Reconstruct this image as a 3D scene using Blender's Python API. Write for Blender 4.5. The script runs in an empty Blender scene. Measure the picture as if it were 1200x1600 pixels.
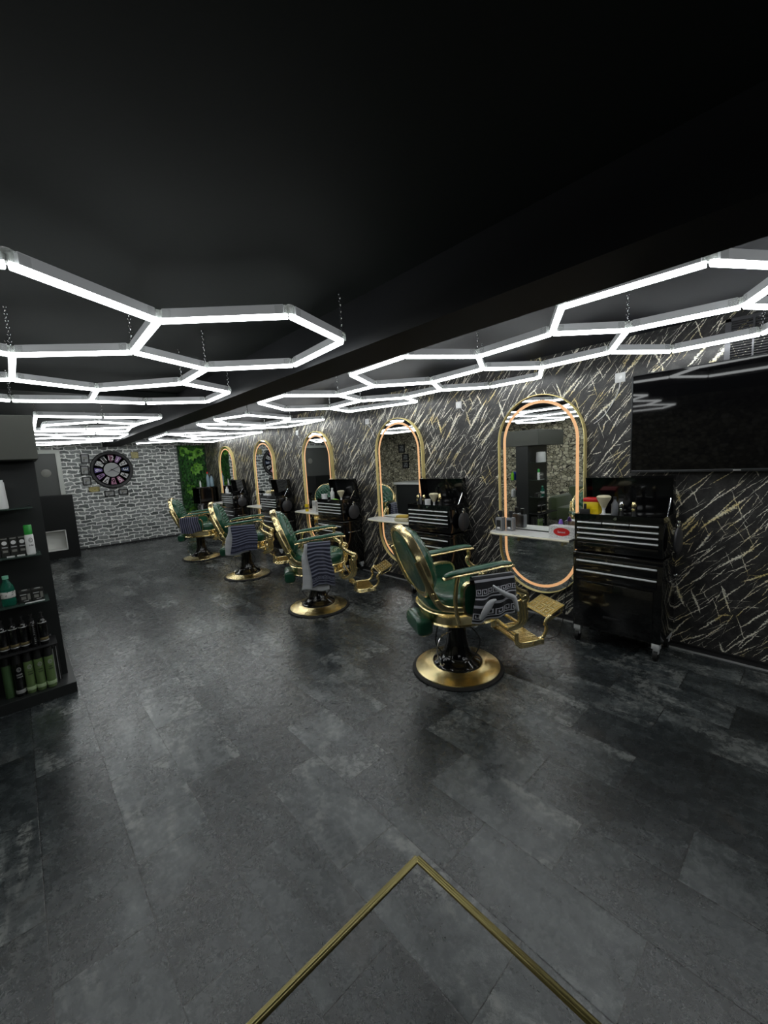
import bpy, bmesh, math, random
from mathutils import Vector, Matrix
random.seed(7)
PI = math.pi
R = math.radians
S = bpy.context.scene
COL = S.collection
# ------------------------------------------------------------------ camera, world, exposure
cam_d = bpy.data.cameras.new('camera'); cam = bpy.data.objects.new('camera', cam_d); COL.objects.link(cam)
F_PX = 634.51; ROLL, PITCH, YAW = R(-3.113), R(7.143), R(42.023)
fw = Vector((math.sin(YAW)*math.cos(PITCH), math.cos(YAW)*math.cos(PITCH), -math.sin(PITCH)))
rt = Vector((math.cos(YAW), -math.sin(YAW), 0)); up = rt.cross(fw)
r2 = rt*math.cos(ROLL) + up*math.sin(ROLL); u2 = up*math.cos(ROLL) - rt*math.sin(ROLL)
cam.matrix_world = Matrix(((r2.x, u2.x, -fw.x, 0), (r2.y, u2.y, -fw.y, 0), (r2.z, u2.z, -fw.z, 1.5), (0, 0, 0, 1)))
cam_d.sensor_fit = 'VERTICAL'; cam_d.sensor_height = 36; cam_d.lens = F_PX/1600*36
cam_d.clip_start = 0.05; cam_d.clip_end = 100
S.camera = cam
W = bpy.data.worlds.new('world'); S.world = W; W.use_nodes = True
W.node_tree.nodes['Background'].inputs[0].default_value = (0.5, 0.55, 0.6, 1)
W.node_tree.nodes['Background'].inputs[1].default_value = 0.0
S.view_settings.view_transform = 'Standard'; S.view_settings.look = 'None'
S.view_settings.exposure = 0.0; S.view_settings.gamma = 1; S.view_settings.use_curve_mapping = False
LAMP = 12.5           # strength of the LED tubes
S.cycles.max_bounces = 8; S.cycles.diffuse_bounces = 4; S.cycles.glossy_bounces = 5; S.cycles.transmission_bounces = 6
S.cycles.sample_clamp_indirect = 6; S.cycles.caustics_reflective = False; S.cycles.caustics_refractive = False

XW = 3.56      # mirror wall
YF = 10.44     # brick wall
XL = -2.2      # left stone wall
YB = -2.6      # wall behind the camera
ZL, ZR, ZB = 2.38, 2.33, 2.12   # left ceiling, right ceiling, underside of beam
BX0, BX1 = 1.49, 1.80
LZ = 2.145     # height of the hexagon lamps

# ------------------------------------------------------------------ materials
def mat(name, col=(.5, .5, .5), rough=.5, metal=0, **k):
    m = bpy.data.materials.new(name); m.use_nodes = True
    b = m.node_tree.nodes['Principled BSDF']
    b.inputs['Base Color'].default_value = (*col, 1); b.inputs['Roughness'].default_value = rough
    b.inputs['Metallic'].default_value = metal
    for a, v in k.items():
        n = {'emit': 'Emission Color', 'es': 'Emission Strength', 'trans': 'Transmission Weight', 'coat': 'Coat Weight',
             'ior': 'IOR', 'spec': 'Specular IOR Level', 'alpha': 'Alpha', 'sheen': 'Sheen Weight'}[a]
        b.inputs[n].default_value = (*v, 1) if isinstance(v, tuple) else v
    return m
class NT:
    def __init__(s, m): s.t = m.node_tree; s.b = s.t.nodes['Principled BSDF']
    def n(s, typ, **k):
        o = s.t.nodes.new(typ)
        for a, v in k.items(): setattr(o, a, v)
        return o
    def link(s, a, b): s.t.links.new(a, b)
    def put(s, inp, v):
        if isinstance(v, (int, float)): inp.default_value = v
        elif isinstance(v, tuple): inp.default_value = v
        else: s.link(v, inp)
    def m(s, op, a, b=0.0, c=0.0, clamp=False):
        o = s.n('ShaderNodeMath', operation=op, use_clamp=clamp)
        s.put(o.inputs[0], a); s.put(o.inputs[1], b); s.put(o.inputs[2], c)
        return o.outputs[0]
    def xyz(s, coord='Object'):
        tc = s.n('ShaderNodeTexCoord'); sp = s.n('ShaderNodeSeparateXYZ'); s.link(tc.outputs[coord], sp.inputs[0]); return sp.outputs
    def comb(s, x, y, z=0.0):
        o = s.n('ShaderNodeCombineXYZ'); s.put(o.inputs[0], x); s.put(o.inputs[1], y); s.put(o.inputs[2], z); return o.outputs[0]
    def noise(s, vec, scale, detail=4, rough=.55, dist=0):
        o = s.n('ShaderNodeTexNoise'); s.link(vec, o.inputs['Vector']); o.inputs['Scale'].default_value = scale
        o.inputs['Detail'].default_value = detail; o.inputs['Roughness'].default_value = rough; o.inputs['Distortion'].default_value = dist
        return o.outputs[0]
    def ramp(s, f, stops):
        o = s.n('ShaderNodeValToRGB'); s.link(f, o.inputs[0]); e = o.color_ramp.elements
        while len(e) < len(stops): e.new(.5)
        for i, (p, c) in enumerate(stops):
            e[i].position = p; e[i].color = (*c, 1) if isinstance(c, tuple) else (c, c, c, 1)
        return o.outputs[0]
    def mix(s, f, a, b, blend='MIX'):
        o = s.n('ShaderNodeMix', data_type='RGBA', blend_type=blend); s.put(o.inputs[0], f)
        for i, v in ((6, a), (7, b)):
            if isinstance(v, tuple): o.inputs[i].default_value = (*v, 1)
            else: s.link(v, o.inputs[i])
        return o.outputs[2]
    def smooth(s, v, a, b):
        o = s.n('ShaderNodeMapRange', interpolation_type='SMOOTHSTEP'); s.put(o.inputs[0], v)
        o.inputs[1].default_value = a; o.inputs[2].default_value = b; return o.outputs[0]
    def bump(s, h, strength=.3, dist=.01):
        o = s.n('ShaderNodeBump'); o.inputs['Strength'].default_value = strength; o.inputs['Distance'].default_value = dist
        s.link(h, o.inputs['Height']); s.link(o.outputs[0], s.b.inputs['Normal'])
    def wn(s, vec):
        o = s.n('ShaderNodeTexWhiteNoise', noise_dimensions='3D'); s.link(vec, o.inputs[0]); return o.outputs
    def rect(s, u, v, u0, u1, v0, v1):
        a = s.m('MULTIPLY', s.m('GREATER_THAN', u, u0), s.m('LESS_THAN', u, u1))
        b = s.m('MULTIPLY', s.m('GREATER_THAN', v, v0), s.m('LESS_THAN', v, v1))
        return s.m('MULTIPLY', a, b)

def mat_floor():
    m = mat('slate_tiles', rough=.4); t = NT(m); X, Y, Z = t.xyz()
    xs = t.m('DIVIDE', t.m('SUBTRACT', X, .1715), .2725); row = t.m('FLOOR', xs); fx = t.m('SUBTRACT', xs, row)
    odd = t.m('ABSOLUTE', t.m('MODULO', row, 2.0))
    off = t.m('MULTIPLY_ADD', odd, -.29, .56)
    jit = t.m('MULTIPLY', t.wn(t.comb(row, 3.0, 7.0))[0], .05)
    ys = t.m('DIVIDE', t.m('SUBTRACT', t.m('SUBTRACT', Y, off), jit), .583); tl = t.m('FLOOR', ys); fy = t.m('SUBTRACT', ys, tl)
    idv = t.comb(row, tl, 1.5); rnd = t.wn(idv)
    ex = t.m('MULTIPLY', t.m('MINIMUM', fx, t.m('SUBTRACT', 1.0, fx)), .2725)
    ey = t.m('MULTIPLY', t.m('MINIMUM', fy, t.m('SUBTRACT', 1.0, fy)), .583)
    e = t.m('MINIMUM', ex, ey)
    gap = t.m('SUBTRACT', 1.0, t.smooth(e, .0008, .0030))
    sc = t.n('ShaderNodeVectorMath', operation='SCALE'); t.link(rnd[1], sc.inputs[0]); sc.inputs['Scale'].default_value = 40
    base = t.n('ShaderNodeVectorMath', operation='ADD'); t.link(t.comb(X, Y), base.inputs[0]); t.link(sc.outputs[0], base.inputs[1])
    v = base.outputs[0]
    mp = t.n('ShaderNodeMapping'); t.link(v, mp.inputs[0]); mp.inputs['Scale'].default_value = (1.3, .5, 1); mp.inputs['Rotation'].default_value = (0, 0, .5)
    vs = mp.outputs[0]
    n1 = t.noise(vs, 4.0, 10, .70, .7); n2 = t.noise(v, 24, 7, .74, .3); n3 = t.noise(vs, 2.0, 6, .62, 2.6)
    n4 = t.noise(v, 300, 2, .6)
    f = t.m('ADD', t.m('MULTIPLY', n1, .76), t.m('MULTIPLY', n2, .24))
    tone = t.m('ADD', f, t.m('MULTIPLY', t.m('SUBTRACT', rnd[0], .5), .15))
    c = t.ramp(tone, [(.36, (.007, .009, .010)), (.45, (.016, .020, .0215)), (.52, (.032, .038, .040)), (.60, (.075, .084, .084)), (.70, (.24, .25, .245))])
    pale = t.m('MULTIPLY', t.smooth(n3, .50, .60), t.smooth(rnd[0], .35, .85))
    pale = t.m('MULTIPLY', pale, t.smooth(n2, .38, .62))
    c = t.mix(t.m('MULTIPLY', pale, .7), c, (.24, .245, .23))
    br = t.m('MULTIPLY', t.smooth(t.noise(v, 3.1, 4, .6, 1.0), .58, .75), .22)
    c = t.mix(br, c, (.085, .066, .05))
    c = t.mix(t.m('MULTIPLY', t.smooth(n4, .5, .8), .12), c, (.14, .145, .14))
    c = t.mix(gap, c, (.004, .004, .004)); t.link(c, t.b.inputs['Base Color'])
    rg = t.m('ADD', .13, t.m('MULTIPLY', n2, .28)); t.link(rg, t.b.inputs['Roughness'])
    h = t.m('ADD', t.m('MULTIPLY', n2, .6), t.m('MULTIPLY', n4, .16)); h = t.m('SUBTRACT', t.m('ADD', h, t.m('MULTIPLY', n1, .6)), t.m('MULTIPLY', gap, .25))
    t.bump(h, .3, .005); t.b.inputs['Specular IOR Level'].default_value = .8
    return m
def mat_marble():
    m = mat('marble_paper', rough=.42); t = NT(m); X, Y, Z = t.xyz()
    pos = t.comb(Y, Z)
    jn = t.m('SUBTRACT', t.noise(pos, 38, 3, .65), .5); jn2 = t.noise(pos, 95, 3, .7)
    warp = t.m('MULTIPLY', t.m('SUBTRACT', t.noise(pos, 6, 2, .5), .5), .03)
    def strokes(ang, Lu, Lw, wid, dens, seed):
        ca, sa = math.cos(ang), math.sin(ang)
        u = t.m('ADD', t.m('MULTIPLY', Y, -ca), t.m('MULTIPLY', Z, sa)); w = t.m('ADD', t.m('MULTIPLY', Y, sa), t.m('MULTIPLY', Z, ca))
        w = t.m('ADD', w, warp)
        pw = t.m('DIVIDE', w, Lw); cw = t.m('FLOOR', pw); fw_ = t.m('SUBTRACT', t.m('SUBTRACT', pw, cw), .5)
        r0 = t.wn(t.comb(cw, seed, 1.7))[0]
        pu = t.m('ADD', t.m('DIVIDE', u, Lu), t.m('MULTIPLY', r0, 7.31)); cu = t.m('FLOOR', pu); fu = t.m('SUBTRACT', t.m('SUBTRACT', pu, cu), .5)
        rc = t.wn(t.comb(cw, cu, seed+.5)); sp = t.n('ShaderNodeSeparateColor'); t.link(rc[1], sp.inputs[0])
        slope = t.m('MULTIPLY', t.m('SUBTRACT', sp.outputs[0], .5), .55)
        off = t.m('MULTIPLY', t.m('SUBTRACT', sp.outputs[1], .5), .35)
        d = t.m('MULTIPLY', t.m('SUBTRACT', fw_, t.m('ADD', off, t.m('MULTIPLY', slope, fu))), Lw)
        d = t.m('ABSOLUTE', t.m('ADD', d, t.m('MULTIPLY', jn, .014)))
        env = t.m('SUBTRACT', 1.0, t.m('POWER', t.m('ABSOLUTE', t.m('MULTIPLY', fu, 2.1)), 2.0), clamp=True)
        wv = t.m('MULTIPLY', t.m('MULTIPLY', env, wid), t.m('MULTIPLY_ADD', t.m('POWER', sp.outputs[2], 3.5), 2.6, .42))
        wv = t.m('MULTIPLY', wv, t.m('MULTIPLY_ADD', jn2, 5.5, -2.0))
        k = t.m('SUBTRACT', 1.0, t.smooth(t.m('DIVIDE', d, t.m('MAXIMUM', wv, .00005)), .55, 1.25))
        return t.m('MULTIPLY', k, t.m('LESS_THAN', rc[0], dens))
    v = None
    for i_, q in enumerate([(45, .36, .085, .0046, .46), (50, .24, .065, .0034, .46), (55, .44, .105, .0052, .46), (61, .20, .055, .0028, .42), (39, .19, .07, .0026, .22), (53, .13, .04, .0018, .4),
              (114, .20, .09, .0044, .2), (124, .13, .07, .0030, .14), (76, .10, .05, .0022, .2), (20, .08, .05, .0018, .12)]):
        k = strokes(R(q[0]), q[1], q[2], q[3], q[4], 3.1*i_+1); v = k if v is None else t.m('MAXIMUM', v, k)
    bg = t.ramp(t.noise(pos, 14, 8, .75), [(.36, (.012, .0118, .0122)), (.50, (.027, .026, .027)), (.66, (.062, .059, .056))])
    spk = t.m('MULTIPLY', t.smooth(t.noise(pos, 130, 3, .7), .56, .7), .5)
    bg = t.mix(spk, bg, (.11, .10, .08))
    g = t.smooth(t.noise(pos, 5.0, 3, .6), .47, .66)
    gold = t.mix(g, (.95, .92, .78), (.85, .70, .30))
    t.link(t.mix(v, bg, gold), t.b.inputs['Base Color'])
    t.link(t.m('MULTIPLY_ADD', v, -.12, .46), t.b.inputs['Roughness'])
    t.bump(t.m('ADD', v, t.m('MULTIPLY', t.noise(pos, 160, 2, .6), .4)), .1, .003)
    return m
def mat_brick():
    m = mat('grey_stone_paper', rough=.75); t = NT(m); X, Y, Z = t.xyz()
    p = t.comb(X, Z); ns = t.n('ShaderNodeTexNoise'); t.link(p, ns.inputs['Vector']); ns.inputs['Scale'].default_value = 8; ns.inputs['Detail'].default_value = 3
    a = t.n('ShaderNodeVectorMath', operation='SUBTRACT'); t.link(ns.outputs['Color'], a.inputs[0]); a.inputs[1].default_value = (.5, .5, .5)
    b = t.n('ShaderNodeVectorMath', operation='SCALE'); t.link(a.outputs[0], b.inputs[0]); b.inputs['Scale'].default_value = .11
    c = t.n('ShaderNodeVectorMath', operation='ADD'); t.link(p, c.inputs[0]); t.link(b.outputs[0], c.inputs[1])
    br = t.n('ShaderNodeTexBrick'); t.link(c.outputs[0], br.inputs['Vector'])
    br.inputs['Scale'].default_value = 1; br.inputs['Mortar Size'].default_value = .011; br.inputs['Mortar Smooth'].default_value = .3
    br.inputs['Brick Width'].default_value = .185; br.inputs['Row Height'].default_value = .079; br.inputs['Bias'].default_value = 0
    br.inputs['Color1'].default_value = (.13, .145, .14, 1); br.inputs['Color2'].default_value = (.46, .48, .47, 1); br.inputs['Mortar'].default_value = (1, 1, .98, 1)
    n = t.noise(p, 26, 6, .75); col = t.mix(.7, br.outputs['Color'], t.ramp(n, [(.3, .25), (.7, 1.0)]), 'MULTIPLY')
    pale = t.m('MULTIPLY', t.smooth(t.noise(p, 3.2, 5, .7), .55, .66), .55)
    col = t.mix(pale, col, (.5, .51, .5))
    col = t.mix(t.m('MULTIPLY', br.outputs['Fac'], t.m('MULTIPLY_ADD', n, .5, .62), clamp=True), col, (.97, .98, .95))
    t.link(col, t.b.inputs['Base Color'])
    t.bump(t.m('ADD', t.m('SUBTRACT', 1.0, br.outputs['Fac']), n), .5, .01)
    return m
def mat_stone():
    m = mat('beige_rubble_paper', rough=.8); t = NT(m); X, Y, Z = t.xyz()
    p = t.comb(t.m('MULTIPLY', Y, 10.0), t.m('MULTIPLY', Z, 16.0))
    v = t.n('ShaderNodeTexVoronoi', feature='DISTANCE_TO_EDGE'); t.link(p, v.inputs['Vector']); v.inputs['Scale'].default_value = 1
    v2 = t.n('ShaderNodeTexVoronoi'); t.link(p, v2.inputs['Vector']); v2.inputs['Scale'].default_value = 1
    sp = t.n('ShaderNodeSeparateColor'); t.link(v2.outputs['Color'], sp.inputs[0])
    c = t.ramp(t.m('ADD', t.m('MULTIPLY', sp.outputs[0], .5), t.m('MULTIPLY', t.noise(p, 3, 5, .7), .5)), [(.25, (.34, .31, .21)), (.5, (.68, .63, .46)), (.7, (.95, .90, .70))])
    c = t.mix(t.smooth(v.outputs['Distance'], .02, .09), (.03, .027, .02), c)
    t.link(c, t.b.inputs['Base Color']); t.bump(v.outputs['Distance'], .4, .02)
    return m
def mat_paint(name, col, rough, sc=90, st=.08, spec=.5):
    m = mat(name, col, rough, spec=spec); t = NT(m); tc = t.n('ShaderNodeTexCoord')
    n = t.noise(tc.outputs['Object'], sc, 4, .6); n2 = t.noise(tc.outputs['Object'], 1.7, 4, .6)
    c = t.mix(t.m('MULTIPLY', n2, .5), tuple(col), tuple(x*.7 for x in col)); t.link(c, t.b.inputs['Base Color'])
    t.bump(n, st, .004); return m
def mat_leather():
    m = mat('green_leather', (.012, .075, .04), .27, coat=.3); t = NT(m); tc = t.n('ShaderNodeTexCoord')
    n = t.noise(tc.outputs['Object'], 9, 3, .5); t.link(t.ramp(n, [(.3, (.010, .068, .036)), (.7, (.022, .115, .062))]), t.b.inputs['Base Color'])
    v = t.n('ShaderNodeTexVoronoi'); t.link(tc.outputs['Object'], v.inputs['Vector']); v.inputs['Scale'].default_value = 220
    t.bump(v.outputs['Distance'], .15, .002); return m
def mat_gold(name='gold_metal', c0=(.95, .79, .42), rough=.24):
    m = mat(name, c0, rough, 1); t = NT(m); tc = t.n('ShaderNodeTexCoord')
    n = t.noise(tc.outputs['Object'], 30, 3, .6); t.link(t.m('MULTIPLY_ADD', n, .05, rough-.025), t.b.inputs['Roughness']); return m
def mat_spun():
    m = mat('spun_gold', (.93, .77, .42), .22, 1, ); t = NT(m); X, Y, Z = t.xyz()
    ang = t.m('ARCTAN2', Y, X); n = t.noise(t.comb(t.m('MULTIPLY', ang, 9.0), 0.0), 1, 3, .6)
    t.link(t.m('MULTIPLY_ADD', n, .03, .2), t.b.inputs['Roughness'])
    t.b.inputs['Anisotropic'].default_value = .7; return m
def key_factor(t, u, v):   # a meander unit in 0..1 x 0..1
    uf = t.m('FRACT', u)
    parts = [(0, 1, .0, .13), (.0, .14, .0, 1), (.0, .86, .87, 1), (.72, .86, .3, 1), (.3, .86, .3, .43), (.3, .44, .3, .7)]
    o = None
    for q in parts:
        r = t.rect(uf, v, *q); o = r if o is None else t.m('MAXIMUM', o, r)
    return o
def mat_towel(name, dark, light, stripe_w, keys, vertical=False, duty=.45, edge=None):
    m = mat(name, dark, .95, sheen=.3); t = NT(m)
    tc = t.n('ShaderNodeTexCoord'); sp = t.n('ShaderNodeSeparateXYZ'); t.link(tc.outputs['UV'], sp.inputs[0]); U, V = sp.outputs[0], sp.outputs[1]
    a = U if vertical else V
    f = t.m('FRACT', t.m('DIVIDE', a, stripe_w)); st = t.m('LESS_THAN', f, duty)
    for (v0, h) in keys:
        inside = t.rect(V, V, v0-.012, v0+h+.012, -9, 9)
        k = t.m('MULTIPLY', key_factor(t, t.m('DIVIDE', U, h*1.15), t.m('DIVIDE', t.m('SUBTRACT', V, v0), h)), t.rect(V, V, v0, v0+h, -9, 9))
        st = t.m('ADD', t.m('MULTIPLY', st, t.m('SUBTRACT', 1.0, inside)), k)
    c = t.mix(st, dark, light)
    if edge is not None:
        c = t.mix(t.m('GREATER_THAN', V, edge), c, (.75, .76, .78))
    t.link(c, t.b.inputs['Base Color']); t.bump(t.noise(tc.outputs['Object'], 400, 2, .6), .4, .002)
    return m
def mat_label(name, base, ink, scale=60):   # printed band of small marks, for labels too small to read
    m = mat(name, base, .4); t = NT(m); tc = t.n('ShaderNodeTexCoord'); n = t.noise(tc.outputs['Object'], scale, 2, .5)
    t.link(t.mix(t.smooth(n, .58, .61), base, ink), t.b.inputs['Base Color']); return m

M = {}
M['floor'] = mat_floor(); M['marble'] = mat_marble(); M['brick'] = mat_brick(); M['stone'] = mat_stone()
M['ceil'] = mat_paint('charcoal_ceiling', (.019, .0225, .0215), .75, 60, .1, .2)
M['ceilr'] = mat_paint('blueblack_ceiling', (.0075, .0095, .017), .5, 60, .05, .22)
M['beam'] = mat_paint('black_beam', (.009, .010, .012), .6, 60, .05, .2)
M['darkwall'] = mat_paint('dark_plaster', (.03, .032, .032), .7)
M['leather'] = mat_leather(); M['gold'] = mat_gold(); M['spun'] = mat_spun(); M['rim'] = mat('mirror_gold', (1.0, .84, .38), .5, .45)
M['brass'] = mat_gold('brass_strip', (.24, .205, .085), .3)
M['platebase'] = mat_gold('dark_gold_recess', (.45, .34, .13), .35)
M['black'] = mat('black_enamel', (.004, .004, .0045), .12, coat=.5); M['blackm'] = mat('black_matte', (.012, .012, .013), .5)
M['blackp'] = mat_paint('black_board', (.016, .018, .018), .45, 200, .04)
M['canopy'] = mat_paint('grey_canopy', (.075, .078, .066), .6, 12, .1)
M['rubber'] = mat('black_rubber', (.006, .006, .006), .6)
M['chrome'] = mat('chrome', (.8, .8, .82), .12, 1); M['alu'] = mat('brushed_aluminium', (.62, .63, .64), .35, .6)
M['housing'] = mat('frosted_housing', (.35, .36, .37), .4, 0, emit=(.93, .97, 1.0), es=.13)
M['handle'] = mat('satin_silver', (.88, .89, .9), .38, .25)
M['led'] = mat('led_tube', (1, 1, 1), .5, emit=(.96, 1.0, 1.0), es=LAMP)
M['ledwarm'] = mat('warm_led_strip', (.3, .2, .12), .5, emit=(1.0, .53, .24), es=.66)
M['clear'] = mat('clear_plastic', (.85, .88, .85), .15, trans=.7, ior=1.4, alpha=.6)
M['mirror'] = mat('mirror_glass', (.90, .92, .91), .012, 1)
M['screen'] = mat('tv_screen', (.003, .003, .0035), .035, coat=.0, ior=1.32); M['tvframe'] = mat('tv_frame', (.03, .031, .033), .35, .4)
M['glass'] = mat('green_shelf_glass', (.45, .68, .58), .05, trans=.9, ior=1.45, alpha=.75)
M['white'] = mat('white_laminate', (.78, .78, .75), .3); M['whitep'] = mat('white_plastic', (.8, .8, .8), .35)
M['offwhite'] = mat('off_white_paint', (.55, .57, .53), .5); M['greydoor'] = mat_paint('grey_door', (.085, .09, .086), .5, 40, .03)
M['can'] = mat('green_can', (.19, .29, .11), .3, .35); M['canlight'] = mat('pale_green_band', (.48, .62, .36), .35)
M['candark'] = mat('deep_green_can', (.10, .19, .08), .3, .3)
M['cap'] = mat('green_cap', (.02, .30, .04), .35); M['silver'] = mat('silver_print', (.6, .6, .6), .35, .5)
M['goldprint'] = mat('dull_gold_print', (.25, .2, .1), .4, .5)
M['greenpet'] = mat('green_bottle_plastic', (.03, .38, .24), .12, trans=.75, ior=1.35)
M['mint'] = mat('mint_cap', (.25, .62, .45), .4); M['paper'] = mat_label('printed_paper', (.66, .66, .63), (.2, .2, .2), 90)
M['darkbox'] = mat('dark_carton', (.02, .02, .018), .4); M['greycard'] = mat('grey_print', (.22, .22, .2), .5)
M['red'] = mat('red_plastic', (.62, .02, .02), .35); M['yellow'] = mat('yellow_plastic', (.85, .62, .01), .35); M['blue'] = mat('blue_plastic', (.03, .08, .55), .35)
M['lime'] = mat('lime_plastic', (.3, .75, .05), .4); M['purple'] = mat('purple_plastic', (.2, .1, .5), .4); M['cream'] = mat('cream_bristles', (.62, .56, .38), .8)
M['smoke'] = mat('smoky_bottle', (.5, .52, .56), .12, trans=.6, ior=1.35); M['lightblue'] = mat('pale_blue_bottle', (.35, .5, .6), .2, trans=.4)
M['leaf'] = mat('leaf_green', (.03, .13, .02), .5); M['leafl'] = mat('leaf_bright', (.17, .42, .05), .45); M['leafd'] = mat('leaf_dark', (.006, .035, .01), .6)
M['dots'] = mat_label('dotted_carton', (.78, .78, .77), (.08, .08, .1), 160)
M['smokeshell'] = mat('grey_black_shell', (.045, .045, .05), .3)
M['edge'] = mat('cream_glow_edge', (.85, .8, .62), .35)  # yellow glow along the shelf front put into the base colour
M['counterblack'] = mat('counter_black', (.005, .006, .006), .4, spec=.3)
M['velvet'] = mat('green_velvet', (.07, .10, .035), .7, sheen=.6)
M['photo'] = mat_label('grey_photo', (.3, .31, .31), (.04, .04, .04), 16)
M['golden'] = mat_label('gold_filigree', (.42, .36, .12), (.06, .05, .02), 60)
M['screengrey'] = mat('vent_metal', (.12, .12, .13), .4, .6)

# ------------------------------------------------------------------ mesh builder
class B:
    def __init__(s): s.bm = bmesh.new()
    def box(s, c, d, rot=None, bev=0, seg=2):
        g = bmesh.ops.create_cube(s.bm, size=1); vs = g['verts']
        for v in vs: v.co = Vector((v.co.x*d[0], v.co.y*d[1], v.co.z*d[2]))
        if bev:
            es = list({e for v in vs for e in v.link_edges})
            r = bmesh.ops.bevel(s.bm, geom=es, offset=bev, segments=seg, affect='EDGES', profile=.5)
            vs = list(set(r['verts']) | {v for v in vs if v.is_valid})
            vs = [v for v in s._island(vs)]
        mt = Matrix.Translation(Vector(c))
        if rot is not None: mt = mt @ (rot.to_4x4() if isinstance(rot, Matrix) else Matrix.Rotation(rot, 4, 'Z'))
        bmesh.ops.transform(s.bm, matrix=mt, verts=vs); return s
    def _island(s, vs):
        seen = set(vs); st = list(vs)
        while st:
            v = st.pop()
            for e in v.link_edges:
                o = e.other_vert(v)
                if o not in seen: seen.add(o); st.append(o)
        return seen
    def box2(s, a, b, bev=0): return s.box([(a[i]+b[i])/2 for i in range(3)], [abs(b[i]-a[i]) for i in range(3)], None, bev)
    def cyl(s, a, b, r, r1=None, n=16):
        a, b = Vector(a), Vector(b); d = b-a
        m = Matrix.Translation((a+b)/2) @ d.to_track_quat('Z', 'Y').to_matrix().to_4x4()
        bmesh.ops.create_cone(s.bm, cap_ends=True, segments=n, radius1=r, radius2=r if r1 is None else r1, depth=d.length, matrix=m); return s
    def sph(s, c, r, sc=(1, 1, 1), n=12, rot=None):
        m = Matrix.Translation(Vector(c)) @ (rot.to_4x4() if rot is not None else Matrix.Identity(4)) @ Matrix.Diagonal((*sc, 1))
        bmesh.ops.create_uvsphere(s.bm, u_segments=n*2, v_segments=n, radius=r, matrix=m); return s
    def lathe(s, prof, c=(0, 0, 0), n=40, sx=1, sy=1, mtx=None):
        rings = []
        for r, z in prof:
            rings.append([s.bm.verts.new((c[0]+r*sx*math.cos(2*PI*i/n), c[1]+r*sy*math.sin(2*PI*i/n), c[2]+z)) for i in range(n)])
        for a, b in zip(rings, rings[1:]):
            for i in range(n): s.bm.faces.new((a[i], a[(i+1) % n], b[(i+1) % n], b[i]))
        if prof[0][0] > 1e-6: s.bm.faces.new(rings[0][::-1])
        if prof[-1][0] > 1e-6: s.bm.faces.new(rings[-1])
        if mtx is not None: bmesh.ops.transform(s.bm, matrix=mtx, verts=[v for r_ in rings for v in r_])
        return s
    def tube(s, pts, r, n=10, closed=False, flat=1.0, upv=None):
        pts = [Vector(p) for p in pts]; N = len(pts); rs = r if isinstance(r, (list, tuple)) else [r]*N
        rings = []; prev = None
        for i, p in enumerate(pts):
            if closed: t = (pts[(i+1) % N]-pts[i-1]).normalized()
            else: t = (pts[min(i+1, N-1)]-pts[max(i-1, 0)]).normalized()
            if upv is not None: x = Vector(upv).cross(t).normalized()
            elif prev is None:
                x = t.orthogonal().normalized()
            else: x = (prev - t*prev.dot(t)).normalized()
            prev = x; y = t.cross(x)
            rings.append([s.bm.verts.new(p + x*rs[i]*math.cos(2*PI*k/n) + y*rs[i]*flat*math.sin(2*PI*k/n)) for k in range(n)])
        m = N if closed else N-1
        for i in range(m):
            a, b = rings[i], rings[(i+1) % N]
            for k in range(n): s.bm.faces.new((a[k], a[(k+1) % n], b[(k+1) % n], b[k]))
        if not closed: s.bm.faces.new(rings[0][::-1]); s.bm.faces.new(rings[-1])
        return s
    def sweep(s, path, sec, closed=False):   # path: list of (point, xaxis, yaxis); sec: closed polygon in x,y
        rings = [[s.bm.verts.new(Vector(p)+Vector(ax)*a+Vector(ay)*b) for a, b in sec] for p, ax, ay in path]
        n = len(sec); N = len(rings)
        for i in range(N if closed else N-1):
            a, b = rings[i], rings[(i+1) % N]
            for k in range(n): s.bm.faces.new((a[k], a[(k+1) % n], b[(k+1) % n], b[k]))
        if not closed: s.bm.faces.new(rings[0][::-1]); s.bm.faces.new(rings[-1])
        return s
    def prism(s, poly, o, ux, uy, th):   # polygon in plane (ux, uy) at o, extruded th along ux x uy
        o, ux, uy = Vector(o), Vector(ux), Vector(uy); nz = ux.cross(uy).normalized()*th
        a = [s.bm.verts.new(o+ux*p+uy*q) for p, q in poly]; b = [s.bm.verts.new(v.co+nz) for v in a]
        s.bm.faces.new(a[::-1]); s.bm.faces.new(b); n = len(a)
        for i in range(n): s.bm.faces.new((a[i], a[(i+1) % n], b[(i+1) % n], b[i]))
        return s
    def go(s, name, m, parent=None, smooth=True, ang=40):
        bmesh.ops.recalc_face_normals(s.bm, faces=s.bm.faces[:])
        if smooth:
            for f in s.bm.faces: f.smooth = True
            for e in s.bm.edges:
                if len(e.link_faces) == 2 and e.calc_face_angle(0) > R(ang): e.smooth = False
        me = bpy.data.meshes.new(name); s.bm.to_mesh(me); s.bm.free(); me.materials.append(M[m] if isinstance(m, str) else m)
        o = bpy.data.objects.new(name, me); COL.objects.link(o)
        if parent is not None: o.parent = parent
        return o
def thing(name, label, cat, loc=(0, 0, 0), rz=0, group=None):
    o = bpy.data.objects.new(name, None); COL.objects.link(o); o.location = loc; o.rotation_euler = (0, 0, rz)
    o.empty_display_size = .1; o['label'] = label; o['category'] = cat
    if group: o['group'] = group
    return o
def tag(o, label, cat, group=None, kind=None):
    o['label'] = label; o['category'] = cat
    if group: o['group'] = group
    if kind: o['kind'] = kind
    return o
def struct(b, name, m, smooth=False):
    o = b.go(name, m, None, smooth); o['kind'] = 'structure'; return o
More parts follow.
